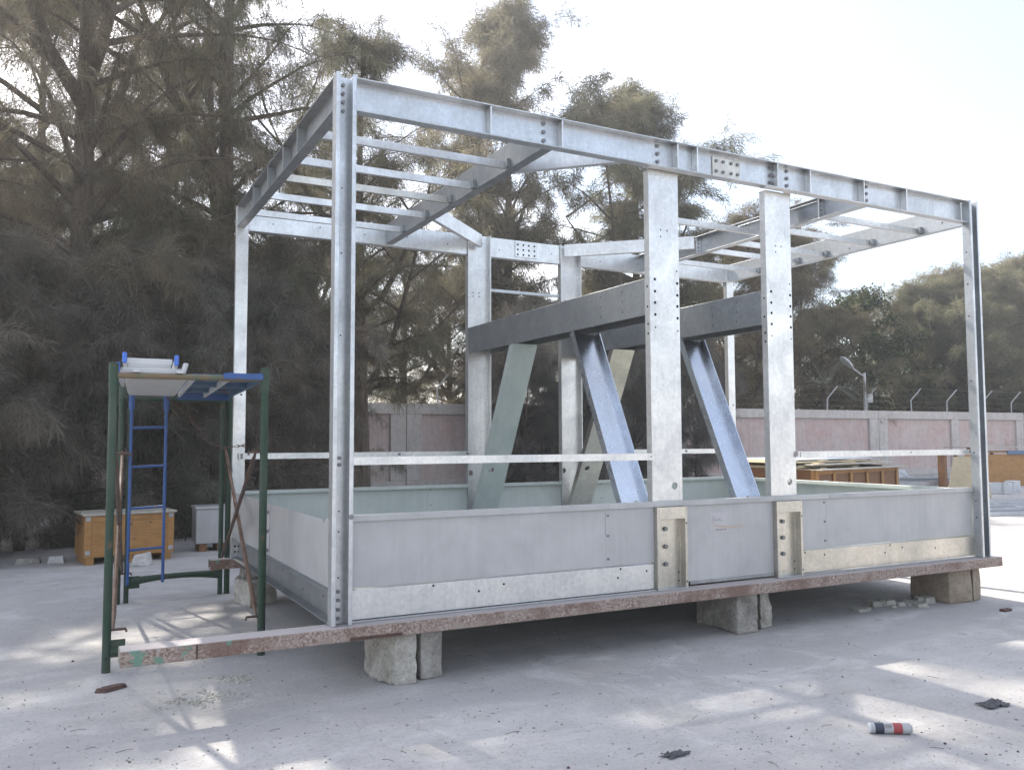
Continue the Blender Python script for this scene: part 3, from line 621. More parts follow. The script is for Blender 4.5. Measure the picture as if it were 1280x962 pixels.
# folded ladder on the plank
fl = thing('folded_ladder', 'folded white aluminium ladder with blue end caps lying on scaffold plank', 'ladder', (-.88, 1.9, 1.911))
for i, (x, z, cap) in enumerate(((-1.095, 1.938, 1), (-.685, 1.938, 0), (-1.055, 2.005, 1), (-.735, 1.998, 1))):
    o = MB().obox((x + .06, 1.95, z), (.011, .0, 0), (.06, .75, 0), (0, 0, .026)).build('rail', 'alu', fl, .003)
    if cap: MB().obox((x, 1.195, z + .012), (.014, 0, 0), (0, .016, 0), (0, 0, .036)).build('end_cap', 'blue_cap', o, .006)
    else: MB().obox((x, 1.195, z + .012), (.014, 0, 0), (.008, .016, 0), (.012, 0, .045)).build('end_cap', 'alu', o, .006)
for j in range(5):
    y = 1.24 + j * .32; xo = (y - 1.2) * .08
    MB().box(-1.075 + xo, -.695 + xo, y - .018, y + .018, 1.922, 1.958).build('rung', 'alu', fl, .003)
    MB().box(-1.04 + xo, -.755 + xo, y + .03, y + .066, 1.988, 2.024).build('rung', 'alu', fl, .003)
# chain from deck to the rear post
ch = [V((-.55, 3.45, 1.86)), V((-.37, 3.42, 1.70)), V((-.22, 3.38, 1.47)), V((-.08, 3.32, 1.405)), V((.13, 3.265, 1.43))]
mb = MB(); seg = []
for a, c in zip(ch, ch[1:]):
    n = max(2, int((c - a).length / .03))
    seg += [(a.lerp(c, i / n), (c - a).normalized()) for i in range(n)]
for i, (q, d) in enumerate(seg):
    a = d.cross(V((0, 0, 1))).normalized(); b_ = a.cross(d); s_ = a if i % 2 else b_
    loop = [q + d * (.021 * math.cos(k * math.pi / 4)) + s_ * (.010 * math.sin(k * math.pi / 4)) for k in range(9)]
    mb.tube(loop, .0042, 5, False)
tag(mb.build('chain', 'rust_dark', None), 'rusty chain slung from scaffold top to the rear frame post', 'chain')

# ------------------------------------------------------------------ crate and grey box by the trees
CR = thing('wooden_crate', 'orange plywood crate with metal corner plates and dusty lid under the trees', 'crate', (-.67, 6.8, 0))
e1 = V((.998, .146, 0)).normalized(); e2 = V((-e1.y, e1.x, 0)); C0 = V((-1.135, 6.46, 0)); W_, D_, H_ = 1.02, .62, .60
def cbx(u0, u1, v0, v1, z0, z1): 
    mb = MB(); mb.prism([C0 + e1 * u0 + e2 * v0 + V((0, 0, z0)), C0 + e1 * u1 + e2 * v0 + V((0, 0, z0)), C0 + e1 * u1 + e2 * v1 + V((0, 0, z0)), C0 + e1 * u0 + e2 * v1 + V((0, 0, z0))], (0, 0, z1 - z0)); return mb
cbx(0.012, W_ - .012, .012, D_ - .012, .085, H_ - .02).build('body', 'wood_orange', CR, .002)
for u0 in (0, W_ - .075): cbx(u0, u0 + .075, 0, .0118, .087, H_ - .021).build('batten', 'wood_orange', CR, .002)
for z0 in (.087, H_ - .09): cbx(.077, W_ - .077, 0, .0118, z0, z0 + .065).build('batten', 'wood_orange', CR, .002)
for v0 in (.0, D_ - .07): cbx(0, .0118, v0 + .013, v0 + .07, .087, H_ - .021).build('batten', 'wood_orange', CR, .002)
cbx(-.025, W_ + .025, -.025, D_ + .025, H_ - .019, H_ + .006).build('lid', 'wood_grey', CR, .003)
for u0 in (.02, .46, .90): cbx(u0, u0 + .09, .0, D_, 0, .084).build('skid', 'wood_orange', CR, .003)
for u0 in (.01, W_ - .065):
    for z0 in (.12, H_ - .08): cbx(u0, u0 + .055, -.003, -.0005, z0, z0 + .05).build('corner_plate', 'galv', CR)
for u0, z0 in ((.32, .36), (.52, .46), (.74, .47), (.56, .28)): MB().disc(C0 + e1 * u0 + e2 * .0115 + V((0, 0, z0)), -e2, .016, .001, 8).build('wood_knot', 'wood_brown', CR)
GB = thing('metal_cabinet', 'plain grey metal cabinet on wooden blocks beside the orange crate', 'cabinet', (.49, 7.3, 0))
MB().box(.205, .80, 7.12, 7.55, .105, .560).build('body', 'sheet_grey', GB, .006)
MB().box(.190, .815, 7.105, 7.565, .562, .595).build('lid', 'sheet_grey', GB, .005)
for x in (.25, .48, .70): MB().box(x, x + .1, 7.14, 7.52, 0, .104).build('block', 'wood_brown', GB, .004)
stone('stone', 'white broken stone lying in front of the orange crate', 'stone_white', [(-.64, 6.12), (-.45, 6.06), (-.40, 6.25), (-.60, 6.30)], 0, .16, 31, .012, None, .12, topz=[.10, .155, .15, .12])
stone('stone', 'flat grey stone lying under the drooping trees left of crate', 'stone_grey', [(-1.86, 6.95), (-1.60, 6.92), (-1.58, 7.08), (-1.84, 7.1)], 0, .07, 33, .006, None, .15)
stone('stone', 'small pale stone with orange end beside the flat grey stone', 'stone_white', [(-1.52, 6.85), (-1.34, 6.82), (-1.33, 6.95), (-1.5, 6.97)], 0, .085, 35, .006, None, .15)

# ------------------------------------------------------------------ long crate, boards and scrap on the right
def unp(px, py, z=None, y=None):
    d = fw + rt * ((px - 640) / FPX) + up * ((481 - py) / FPX)
    k = (z - CAM.z) / d.z if z is not None else (y - CAM.y) / d.y
    return CAM + d * k
LC = thing('long_crate', 'long brown slatted crate under loose plywood sheets in front of boundary wall', 'crate', (12.5, 8.6, 0))
k0 = V((11.6, 7.05, 0)); k1 = V((14.9, 7.75, 0)); k2 = V((12.0, 9.4, 0)); a1_, a2_ = (k1 - k0), (k2 - k0); Hc = .86
def kb(mb, u0, u1, v0, v1, z0, z1):
    f_ = lambda u_, v_: k0 + a1_ * u_ + a2_ * v_ + V((0, 0, z0)); mb.prism([f_(u0, v0), f_(u1, v0), f_(u1, v1), f_(u0, v1)], (0, 0, z1 - z0)); return mb
kb(MB(), .012, .988, .012, .988, .08, Hc).build('body', 'wood_brown', LC)
for q in (0, .19, .385, .58, .77, .965): kb(MB(), q, q + .03, -.004, .0115, .08, Hc - .003).build('batten', 'wood_orange', LC, .003)
for q in (0, .3, .62, .93): kb(MB(), -.004, .0115, q + .013, q + .06, .08, Hc - .003).build('batten', 'wood_orange', LC, .003)
for z0 in (.08, Hc - .08):
    kb(MB(), .032, .96, -.002, .0112, z0, z0 + .07).build('rail', 'wood_orange', LC, .003)
for q in (.02, .48, .90): kb(MB(), q, q + .05, 0, 1, 0, .079).build('skid', 'wood_brown', LC)
kb(MB(), .075, .125, -.006, -.0042, .52, .66).build('paper_label', 'paper', LC)
z = Hc + .002
for i, (u0, u1, v0, v1, mt, lb_) in enumerate(((-.02, 1.02, -.1, .95, 'wood_grey', 'grey bottom sheet of the loose stack on long crate'), (-.16, .60, .1, 1.08, 'wood_pale', 'short pale plywood sheet near bottom of stack on long crate'), (-.03, .97, .0, .9, 'wood_grey', 'grey board with notched edge in middle of stack on long crate'), (-.22, .72, .12, 1.12, 'wood_pale', 'pale sheet second from top of stack on long crate'), (-.12, .86, .2, 1.04, 'white_plastic', 'thin white top sheet of the stack on long crate'))):
    mb = MB(); kb(mb, u0, u1, v0, v1, z, z + .022); o = mb.build('plywood_sheet', mt, None, .002); tag(o, lb_, 'board', 'sheets stacked on the long crate')
    z += .0225
    if i < 4:
        for q in (.05, .4, .75): kb(MB(), u0 + (u1 - u0) * q + .03, u0 + (u1 - u0) * q + .10, max(v0, 0) + .01, min(v1, .9), z, z + .022).build('spacer', 'wood_pale', o)
        z += .0225
# leaning plywood and orange board
def slab(name, p0, p1, h, lean, th, mat, label, cat):
    p0, p1 = V(p0), V(p1); d = (p1 - p0).normalized(); n_ = V((-d.y, d.x, 0)); upv = (V((0, 0, 1)) * math.cos(lean) + n_ * math.sin(lean))
    q = upv * h; tn = d.cross(upv).normalized() * th
    return tag(MB().prism([p0, p1, p1 + q - d * .05, p0 + q + d * .28], tn).build(name, mat, None, .002), label, cat)
pA_ = unp(1183, 622, z=0); pB_ = unp(1236, 622, z=0)
slab('plywood_board', pA_, pB_ + V((.1, 0, 0)), 1.02, R(8), .02, 'wood_pale', 'pale plywood board leaning in front of the orange boards', 'board')
TB = thing('work_table', 'work table faced with orange boards, blue sheet and pale top', 'table', (21.5, 10.6, 0))
t0 = unp(1181, 609, z=0); t1 = unp(1300, 606, z=0); td = (t1 - t0).normalized(); tn_ = V((-td.y, td.x, 0)); Lt = (t1 - t0).length
def tb(u0, u1, v0, v1, z0, z1): return MB().prism([t0 + td * u0 + tn_ * v0 + V((0, 0, z0)), t0 + td * u1 + tn_ * v0 + V((0, 0, z0)), t0 + td * u1 + tn_ * v1 + V((0, 0, z0)), t0 + td * u0 + tn_ * v1 + V((0, 0, z0))], (0, 0, z1 - z0))
tb(0, .12, 0, .25, 0, 1.02).build('side_board', 'wood_brown', TB, .004)
tb(.8, Lt - .6, -.02, .0, .0, .98).build('front_board', 'wood_orange', TB, .004); tb(Lt - .58, Lt + .6, .3, .32, 0, .98).build('front_board', 'blue_sheet', TB, .004)
tb(1.1, Lt + .6, -.05, .9, 1.03, 1.07).build('top_board', 'wood_orange', TB, .004); tb(.64 * Lt, Lt + .6, -.09, -.055, .98, 1.09).build('edge_sheet', 'blue_sheet', TB, .004); tb(1.0, Lt + .7, -.15, 1.0, 1.19, 1.21).build('cover_sheet', 'wood_grey', TB)
for u0 in (.85, 2.3): tb(u0, u0 + .08, .4, .48, 0, 1.028).build('leg', 'wood_brown', TB)
for u0 in (1.2, Lt): tb(u0, u0 + .1, .2, .3, 1.071, 1.189).build('spacer', 'wood_brown', TB)
for i, (px, py, wd) in enumerate(((1244, 617, .45), (1256, 617, .3), (1266, 614, .35))):
    q = unp(px, py, z=0); tag(MB().obox(q + V((0, 0, .15)), (td + tn_ * (.25 * (i - 1))) * wd * .5, (tn_ - td * (.25 * (i - 1))) * .12, (0, 0, .15)).build('foam_block', 'mortar_white', None, .01), 'white block standing in the row in front of orange boards', 'block', 'white blocks by the work table')
rnd = random.Random(5)
for i in range(9):
    px = rnd.uniform(1246, 1330); py = rnd.uniform(622, 643); q = unp(px, py, z=0); dv = V((math.cos(.35 + rnd.uniform(-.12, .12)), math.sin(.35 + rnd.uniform(-.12, .12)) - .45, 0)).normalized(); Lb = rnd.uniform(1.0, 2.6)
    tag(MB().obox(q + V((0, 0, .035)), dv * Lb, V((-dv.y, dv.x, 0)) * .05, (0, 0, .035)).build('steel_section', rnd.choice(['galv', 'galv_bright', 'pvc_grey']), None, .004), 'loose grey metal section lying on the ground behind the frame', 'steel section', 'metal sections on the ground')
for i in range(7):
    px = rnd.uniform(1105, 1175); py = rnd.uniform(600, 613); q = unp(px, py, z=0); dv = V((.9, -.35 + rnd.uniform(-.15, .15), 0)).normalized()
    tag(MB().obox(q + V((0, 0, .06)), dv * rnd.uniform(1.2, 2.4), V((-dv.y, dv.x, 0)) * .12, (0, 0, .06)).build('steel_section', rnd.choice(['pvc_grey', 'galv_dark', 'galv']), None, .004), 'grey metal section in the scrap strip at foot of boundary wall', 'steel section', 'metal sections by the wall')
for i, (px, py, r_) in enumerate(((1124, 598, .45), (1137, 600, .22), (1172, 600, .25), (1259, 604, .4))):
    q = unp(px, py, z=0); stone('plastic_heap', ['large white plastic heap beside the long crate', 'small white plastic scrap at foot of the wall', 'pale plastic scrap beside the work table', 'grey heap in front of orange board'][i], 'mortar_white', [(q.x - r_, q.y - r_ * .6), (q.x + r_, q.y - r_ * .5), (q.x + r_ * .9, q.y + r_ * .6), (q.x - r_ * .7, q.y + r_ * .5)], 0, r_ * .75, 40 + i, .04, None, .5, 'scrap')

# ------------------------------------------------------------------ litter in the foreground
cn_ = thing('spray_can', 'empty spray can with dark and red bands lying on the pale ground', 'can', (2.40, -1.85, 0))
ca = unp(1087, 908, z=.03); cb_ = unp(1139, 909, z=.03); cdv = (cb_ - ca); cl = cdv.length; cdv.normalize(); rc = .026
ca.z = rc; 
for a, c, mt, rr in ((0, .10, 'can_white', 1), (.10, .32, 'can_black', 1.002), (.32, .54, 'can_white', 1), (.54, .76, 'can_red', 1.002), (.76, .95, 'can_white', 1), (.95, 1.0, 'can_white', .8)):
    MB().tube([ca + cdv * cl * a, ca + cdv * cl * c], rc * rr, 20).build('can_band', mt, cn_, smooth=False)
MB().tube([ca - cdv * .006, ca], [rc * .8, rc * 1.0], 20).build('can_base', 'alu', cn_)
mb = MB()
for i in range(5): 
    for j in range(3): mb.obox(ca + cdv * cl * (.345 + .036 * i) + V((-cdv.y, cdv.x, 0)) * -.016 + V((0, 0, rc * .86 - .004 * j)) + V((cdv.y, -cdv.x, 0)) * .004 * j, cdv * .002, V((cdv.y, -cdv.x, -.6)) * .003, V((0, 0, .001)))
tag(mb.build('faded_print', 'ink', cn_), None, kind='stuff')
def rag(px, py, r_, seed, label):
    q = unp(px, py, z=0); n = 14; mb = MB(); rnd = random.Random(seed)
    for j in range(n):
        for i in range(n):
            u_, v_ = i / (n - 1) - .5, j / (n - 1) - .5
            k = mnoise.noise(V((u_ * 4 + seed, v_ * 4, 0))); h = abs(mnoise.noise(V((u_ * 5, v_ * 5 + seed, 3)))) * r_ * .55 + abs(mnoise.noise(V((u_ * 13, v_ * 13 + seed, 3)))) * r_ * .2
            edge = max(0, 1 - 4 * max(abs(u_), abs(v_)) ** 2); mb.v.append((q.x + u_ * r_ * 2 * (1 + k * .7), q.y + v_ * r_ * 1.1 * (1 + .6 * mnoise.noise(V((u_ * 3, seed, v_ * 3)))), .004 + h * (.4 + .6 * edge)))
    for j in range(n - 1):
        for i in range(n - 1): mb.f.append((j * n + i, j * n + i + 1, j * n + n + i + 1, j * n + n + i))
    o = mb.build('rag', 'rag', None, smooth=True); md = o.modifiers.new('s', 'SOLIDIFY'); md.thickness = .002
    return tag(o, label, 'rag')
rag(1240, 881, .085, 3, 'flattened dark plastic rag lying beyond the spray can'); rag(845, 944, .06, 8, 'small crumpled grey rag lying in the open foreground')
stone('brick_fragment', 'broken red brick piece lying near the front scaffold leg', 'brick_red', [(-1.20, .71), (-1.14, .68), (-1.02, .75), (-1.03, .79), (-1.15, .755)], 0, .024, 51, .006, None, .1, 'brick')
stone('brick_fragment', 'flat dark brick chip lying near the far front stones', 'brick_red', [(5.70, -.40), (5.82, -.39), (5.82, -.34), (5.71, -.34)], 0, .02, 52, .003, None, .1, 'brick')
rnd = random.Random(9)
for i in range(16):      # broken plaster lumps under the frame
    px = rnd.uniform(1076, 1158); py = 757 + (px - 1118) * -.02 + rnd.uniform(-6, 6); q = unp(px, py, z=0); r_ = rnd.uniform(.04, .14)
    pts = [(q.x + r_ * rnd.uniform(.7, 1.2) * math.cos(k * 1.256), q.y + r_ * rnd.uniform(.6, 1.1) * math.sin(k * 1.256)) for k in range(5)]
    stone('plaster_lump', 'pale broken plaster lump in the pile under the front bearer', 'flake', pts, 0, r_ * rnd.uniform(.2, .5), 60 + i, r_ * .1, 'plaster lumps in the pile', .25, 'rubble')
def scatter(name, label, cat, mat, cnt, fn, seed):
    rnd = random.Random(seed); mb = MB()
    for i in range(cnt):
        x, y, s_ = fn(rnd); a = rnd.uniform(0, 6.28); n = rnd.choice((4, 5)); h = s_ * rnd.uniform(.3, .8)
        lo = [(x + s_ * rnd.uniform(.6, 1.2) * math.cos(a + k * 6.283 / n), y + s_ * rnd.uniform(.5, 1.1) * math.sin(a + k * 6.283 / n), -.001) for k in range(n)]
        hi = [(x + (q[0] - x) * .6, y + (q[1] - y) * .6, h) for q in lo]; b0 = 0
        mb.add(lo + hi, [tuple(range(n, 2 * n))] + [(k, (k + 1) % n, n + (k + 1) % n, n + k) for k in range(n)])
    o = mb.build(name, mat, None); return tag(o, label, cat, None, 'stuff')
def fscreen(r_):
    q = unp(r_.uniform(-40, 1320), 560 + 400 * r_.random() ** .55 + 40, z=0); return q.x, q.y, min(.011, .0018 + r_.expovariate(480))
scatter('pebbles', 'tiny dark pebbles and chips scattered over the pale dusty ground', 'pebbles', 'stone_grey', 4200, fscreen, 1)
scatter('grit', 'rusty brown grit specks scattered over the ground', 'grit', 'brick_red', 350, fscreen, 2)
def fflake(r_):
    c = r_.choice(((238, 876, 20, 5), (280, 868, 16, 4), (292, 848, 14, 3))); q = unp(r_.gauss(c[0], c[2]), r_.gauss(c[1], c[3]), z=0); return q.x, q.y, r_.uniform(.004, .018)
scatter('plaster_flakes', 'pale greenish plaster flakes scattered in front of the rusty bearer', 'flakes', 'flake', 330, fflake, 3)
def ftw(r_): return 0
mb = MB(); rnd = random.Random(77)
for i in range(46):
    q = unp(rnd.uniform(0, 1280), rnd.uniform(690, 955), z=0); a = rnd.uniform(0, 3.14); l_ = rnd.uniform(.01, .045)
    d = V((math.cos(a), math.sin(a), 0)) * l_; mb.tube([q - d + V((0, 0, .002)), q + V((rnd.uniform(-.01, .01), 0, .006)), q + d + V((0, 0, .002))], .0012, 4, False)
tag(mb.build('twigs', 'twig', None), 'thin dry twigs scattered on the ground', 'twigs', None, 'stuff')

# ------------------------------------------------------------------ trees
def np_mesh(name, verts, quads_or_tris, nper, mat, tint=None):
    me = bpy.data.meshes.new(name); nv = len(verts); nf = len(quads_or_tris)
    me.vertices.add(nv); me.vertices.foreach_set('co', verts.astype(np.float32).ravel())
    me.loops.add(nf * nper); me.loops.foreach_set('vertex_index', quads_or_tris.astype(np.int32).ravel())
    me.polygons.add(nf); me.polygons.foreach_set('loop_start', np.arange(nf, dtype=np.int32) * nper)
    try: me.polygons.foreach_set('loop_total', np.full(nf, nper, dtype=np.int32))
    except Exception: pass
    me.update(calc_edges=True); me.materials.append(M[mat])
    if tint is not None:
        at_ = me.attributes.new('tint', 'FLOAT', 'POINT'); at_.data.foreach_set('value', tint.astype(np.float32))
    return me
def casuarina(seed, h, rad, z_lo, limbs=46, subs=9, nodes=6, needles=16, nl=(.22, .45), nw=.010, mat='needles', shape=.9, droop=.5, trunk_r=.16, fork=0, jit=.075, spread=.55):
    """trunk, limbs and drooping needle tufts; returns wood mesh and crown mesh"""
    rs = np.random.RandomState(seed); rnd = random.Random(seed); wood_ = MB()
    bend = V((rnd.uniform(-.5, .5), rnd.uniform(-.5, .5), 0)); stems = []
    def tp(t_): return V((bend.x * math.sin(t_ * 2.2) * .6, bend.y * math.sin(t_ * 2.7) * .6, h * t_ * .97))
    wood_.tube([tp(i / 9) for i in range(10)], [trunk_r * (1 - .93 * i / 9) + .008 for i in range(10)], 8)
    for i in range(fork):       # secondary leaders give the crown its uneven top
        t0 = rnd.uniform(.22, .55); az = rnd.uniform(0, 6.28); sp_ = rad * rnd.uniform(.35, .7); te = rnd.uniform(.62, .93); p0 = tp(t0)
        pt = [p0 + V((math.cos(az) * sp_ * (q / 6) ** .6, math.sin(az) * sp_ * (q / 6) ** .6, (te - t0) * h * q / 6)) for q in range(7)]
        wood_.tube(pt, [trunk_r * .5 * (1 - .88 * q / 6) for q in range(7)], 6, False); stems.append((t0, te, pt))
    P, D, T = [], [], []
    for i in range(limbs):
        t_ = z_lo + (1 - z_lo) * ((i + rnd.random()) / limbs) ** .92
        az = i * 2.39996 + rnd.uniform(-.5, .5); pr = math.sin(math.pi * min(1, max(0.02, (t_ - z_lo * .6) / (1 - z_lo * .6))) ** shape)
        p_ = tp(t_); cand = [q for q in stems if q[0] < t_ < q[1]]
        if cand and rnd.random() < .62:
            q = rnd.choice(cand); x = (t_ - q[0]) / (q[1] - q[0]) * 6; k = min(5, int(x)); p_ = q[2][k].lerp(q[2][k + 1], x - k); pr *= .75
        ln = rad * (.30 + .70 * pr) * rnd.uniform(.55, 1.15) * (1.0 if t_ < .9 else .7)
        el = R(rnd.uniform(5, 40) + 25 * t_); p = p_; d = V((math.cos(az) * math.cos(el), math.sin(az) * math.cos(el), math.sin(el)))
        pts = [p]; n = 6
        for k in range(n):
            d = (d + V((rnd.uniform(-.15, .15), rnd.uniform(-.15, .15), -droop * .22 * (k / n) * 2 + rnd.uniform(-.08, .08)))).normalized(); pts.append(pts[-1] + d * ln / n)
        r0 = trunk_r * .36 * (1 - t_ * .6); wood_.tube(pts, [max(.006, r0 * (1 - k / (n + .3))) for k in range(n + 1)], 5, False)
        ltint = rnd.uniform(-.30, .30)
        for j in range(subs):
            q = .22 + .78 * (j + rnd.random()) / subs; x = q * n; k = min(n - 1, int(x)); b0 = pts[k].lerp(pts[k + 1], x - k); ld_ = (pts[k + 1] - pts[k]).normalized()
            sdv = (ld_ * rnd.uniform(.2, 1.0) + V((rnd.gauss(0, .7), rnd.gauss(0, .7), rnd.gauss(.05, .5)))).normalized(); sl_ = rnd.uniform(.35, 1.0) * (.5 + .12 * rad)
            sp_ = [b0]
            for m_ in range(4):
                sdv = (sdv + V((rnd.uniform(-.2, .2), rnd.uniform(-.2, .2), -droop * .42))).normalized(); sp_.append(sp_[-1] + sdv * sl_ / 4)
            if j % 2 == 0 or nl[1] > .5: wood_.tube(sp_, [.009, .008, .006, .005, .003], 3, False)
            for m_ in range(nodes):
                y = (m_ + rnd.random()) / nodes * 4; a = min(3, int(y)); c = sp_[a].lerp(sp_[a + 1], y - a)
                P.append(c); D.append(((sp_[a + 1] - sp_[a]).normalized())); T.append(.45 + ltint + rnd.uniform(-.22, .22))
    P = np.array([tuple(q) for q in P]); D = np.array([tuple(q) for q in D]); T = np.array(T); N = len(P); K = needles
    P = np.repeat(P, K, 0) + rs.normal(0, jit, (N * K, 3)); D = np.repeat(D, K, 0); T = np.clip(np.repeat(T, K) + rs.normal(0, .12, N * K), 0, 1)
    d = D * rs.uniform(.1, .9, (N * K, 1)) + rs.normal(0, spread, (N * K, 3)); d[:, 2] -= droop * .55; d /= np.linalg.norm(d, axis=1, keepdims=True)
    ln = rs.uniform(nl[0], nl[1], (N * K, 1)); sag = np.zeros((N * K, 3)); sag[:, 2] = -1
    mid = P + d * ln * .5; tip = mid + (d + sag * droop * rs.uniform(.4, 1.2, (N * K, 1))) * ln * .5
    side = np.cross(d, rs.normal(0, 1, (N * K, 3))); side /= np.linalg.norm(side, axis=1, keepdims=True) + 1e-9; hw = nw * .5 * rs.uniform(.7, 1.3, (N * K, 1))
    vv = np.stack([P, mid - side * hw, mid + side * hw, tip], 1).reshape(-1, 3); b_ = np.arange(N * K)[:, None] * 4
    tri = np.concatenate([b_ + [0, 1, 2], b_ + [1, 3, 2]], 1).reshape(-1, 3)
    crown = np_mesh('crown', vv, tri, 3, mat, np.repeat(T, 4))
    wm = bpy.data.meshes.new('trunk'); wm.from_pydata(wood_.v, [], wood_.f); wm.update(); wm.materials.append(M['bark'])
    return wm, crown
def leafy(seed, h, rad, mat, clumps=260, leaves=110, ls=.09, trunk_r=.14):
    rs = np.random.RandomState(seed); rnd = random.Random(seed); wood_ = MB(); wood_.tube([V((0, 0, 0)), V((.1, .05, h * .3)), V((.0, .1, h * .75))], [trunk_r, trunk_r * .7, .03], 7)
    P = []; T = []
    for i in range(clumps):
        u_ = rnd.random() ** .5; az = rnd.uniform(0, 6.28); zz = rnd.uniform(.12, 1); rr = rad * math.sin(math.pi * (zz * .92) ** .8) * u_ * rnd.uniform(.75, 1.15) + .1
        c = V((math.cos(az) * rr, math.sin(az) * rr, h * zz)); P.append(tuple(c)); T.append(rnd.uniform(.2, .8))
        if i % 5 == 0: wood_.tube([V((0, 0.05, h * zz * .55)), V(tuple(c)) * .55 + V((0, 0, h * zz * .25)), c], [.04, .025, .01], 4, False)
    P = np.repeat(np.array(P), leaves, 0); n = len(P); P = P + rs.normal(0, .26, (n, 3)) * np.array([1, 1, .8]); T = np.clip(np.repeat(np.array(T), leaves) + rs.normal(0, .15, n), 0, 1)
    a = rs.normal(0, 1, (n, 3)); a /= np.linalg.norm(a, axis=1, keepdims=True); b_ = np.cross(a, rs.normal(0, 1, (n, 3))); b_ /= np.linalg.norm(b_, axis=1, keepdims=True); s_ = ls * rs.uniform(.6, 1.2, (n, 1))
    vv = np.stack([P - a * s_, P + b_ * s_ * .45, P + a * s_, P - b_ * s_ * .45], 1).reshape(-1, 3); q = np.arange(n)[:, None] * 4 + [0, 1, 2, 3]
    wm = bpy.data.meshes.new('trunk'); wm.from_pydata(wood_.v, [], wood_.f); wm.update(); wm.materials.append(M['bark'])
    return wm, np_mesh('crown', vv, q, 4, mat, np.repeat(T, 4))
def plant(name, meshes, label, cat, loc, rz=0, sc=1, sz=None, group=None):
    o = thing(name, label, cat, (loc[0], loc[1], 0), group); o.rotation_euler.z = rz; o.scale = (sc, sc, sz or sc)
    for nm, me in zip(('trunk', 'crown'), meshes):
        c = bpy.data.objects.new(nm, me); COL.objects.link(c); c.parent = o
    return o
def at_px(px, dep):      # ground point under a picture column at a ground distance
    d = fw + rt * ((px - 640) / FPX); d.z = 0; d.normalize(); return CAM.x + d.x * dep, CAM.y + d.y * dep
big1 = casuarina(1, 14.5, 4.1, .10, 96, 14, 7, 17, (.11, .29), .0095, 'needles', .75, .55, .24, 3, .05, .6)
big2 = casuarina(2, 14.5, 3.9, .12, 96, 14, 7, 17, (.11, .29), .0095, 'needles', 1.1, .6, .22, 3, .05, .6)  # upper crown, out of view, widened to shade the right foreground
mid1 = casuarina(3, 12.0, 3.5, .22, 70, 10, 7, 15, (.14, .34), .011, 'needles', 1.15, .42, .17, 5, .06, .7)
mid2 = casuarina(4, 13.5, 3.3, .20, 100, 11, 7, 18, (.16, .38), .016, 'needles_olive', 1.25, .40, .19, 6, .08, .65)
shr1 = casuarina(5, 4.2, 2.0, .02, 54, 10, 6, 24, (.11, .30), .008, 'needles_dusty', .55, .5, .07, 3, .02, .75)
far1 = casuarina(6, 9.5, 3.7, .06, 66, 10, 6, 17, (.18, .42), .016, 'needles_olive', .9, .4, .16, 6, .05, .7)
bush = leafy(7, 8.0, 2.9, 'leaves_green', 240, 100)
plant('casuarina_tree', big1, 'tall brown casuarina with thick trunk right behind the orange crate', 'tree', at_px(100, 14.8), 2.2, .92, 1.0)
plant('casuarina_tree', big2, 'tall dense casuarina standing behind the grey metal cabinet', 'tree', at_px(290, 16.0), 1.1, 1, 1.03)
plant('casuarina_tree', big1, 'shorter casuarina at the outer end of the row beyond the orange crate', 'tree', at_px(-220, 15), 2.4, .9, .7)  # centred out of view; moved and shortened to let sun dapples through
plant('casuarina_tree', mid1, 'thin brown casuarina whose sparse top rises over the front corner post', 'tree', at_px(455, 21), .5, 1.12, .97)
plant('casuarina_tree', mid2, 'dense olive casuarina rising above middle of the long top beam', 'tree', at_px(625, 30.5), 2.0, 1.25, 1.29)
plant('casuarina_tree', mid2, 'broad olive casuarina rising over the two front columns', 'tree', at_px(808, 32), 4.1, 1.35, 1.08)
plant('casuarina_tree', mid1, 'brown casuarina between the two front columns, behind the wall', 'tree', at_px(945, 34.5), 3.3, 1.25, .88)
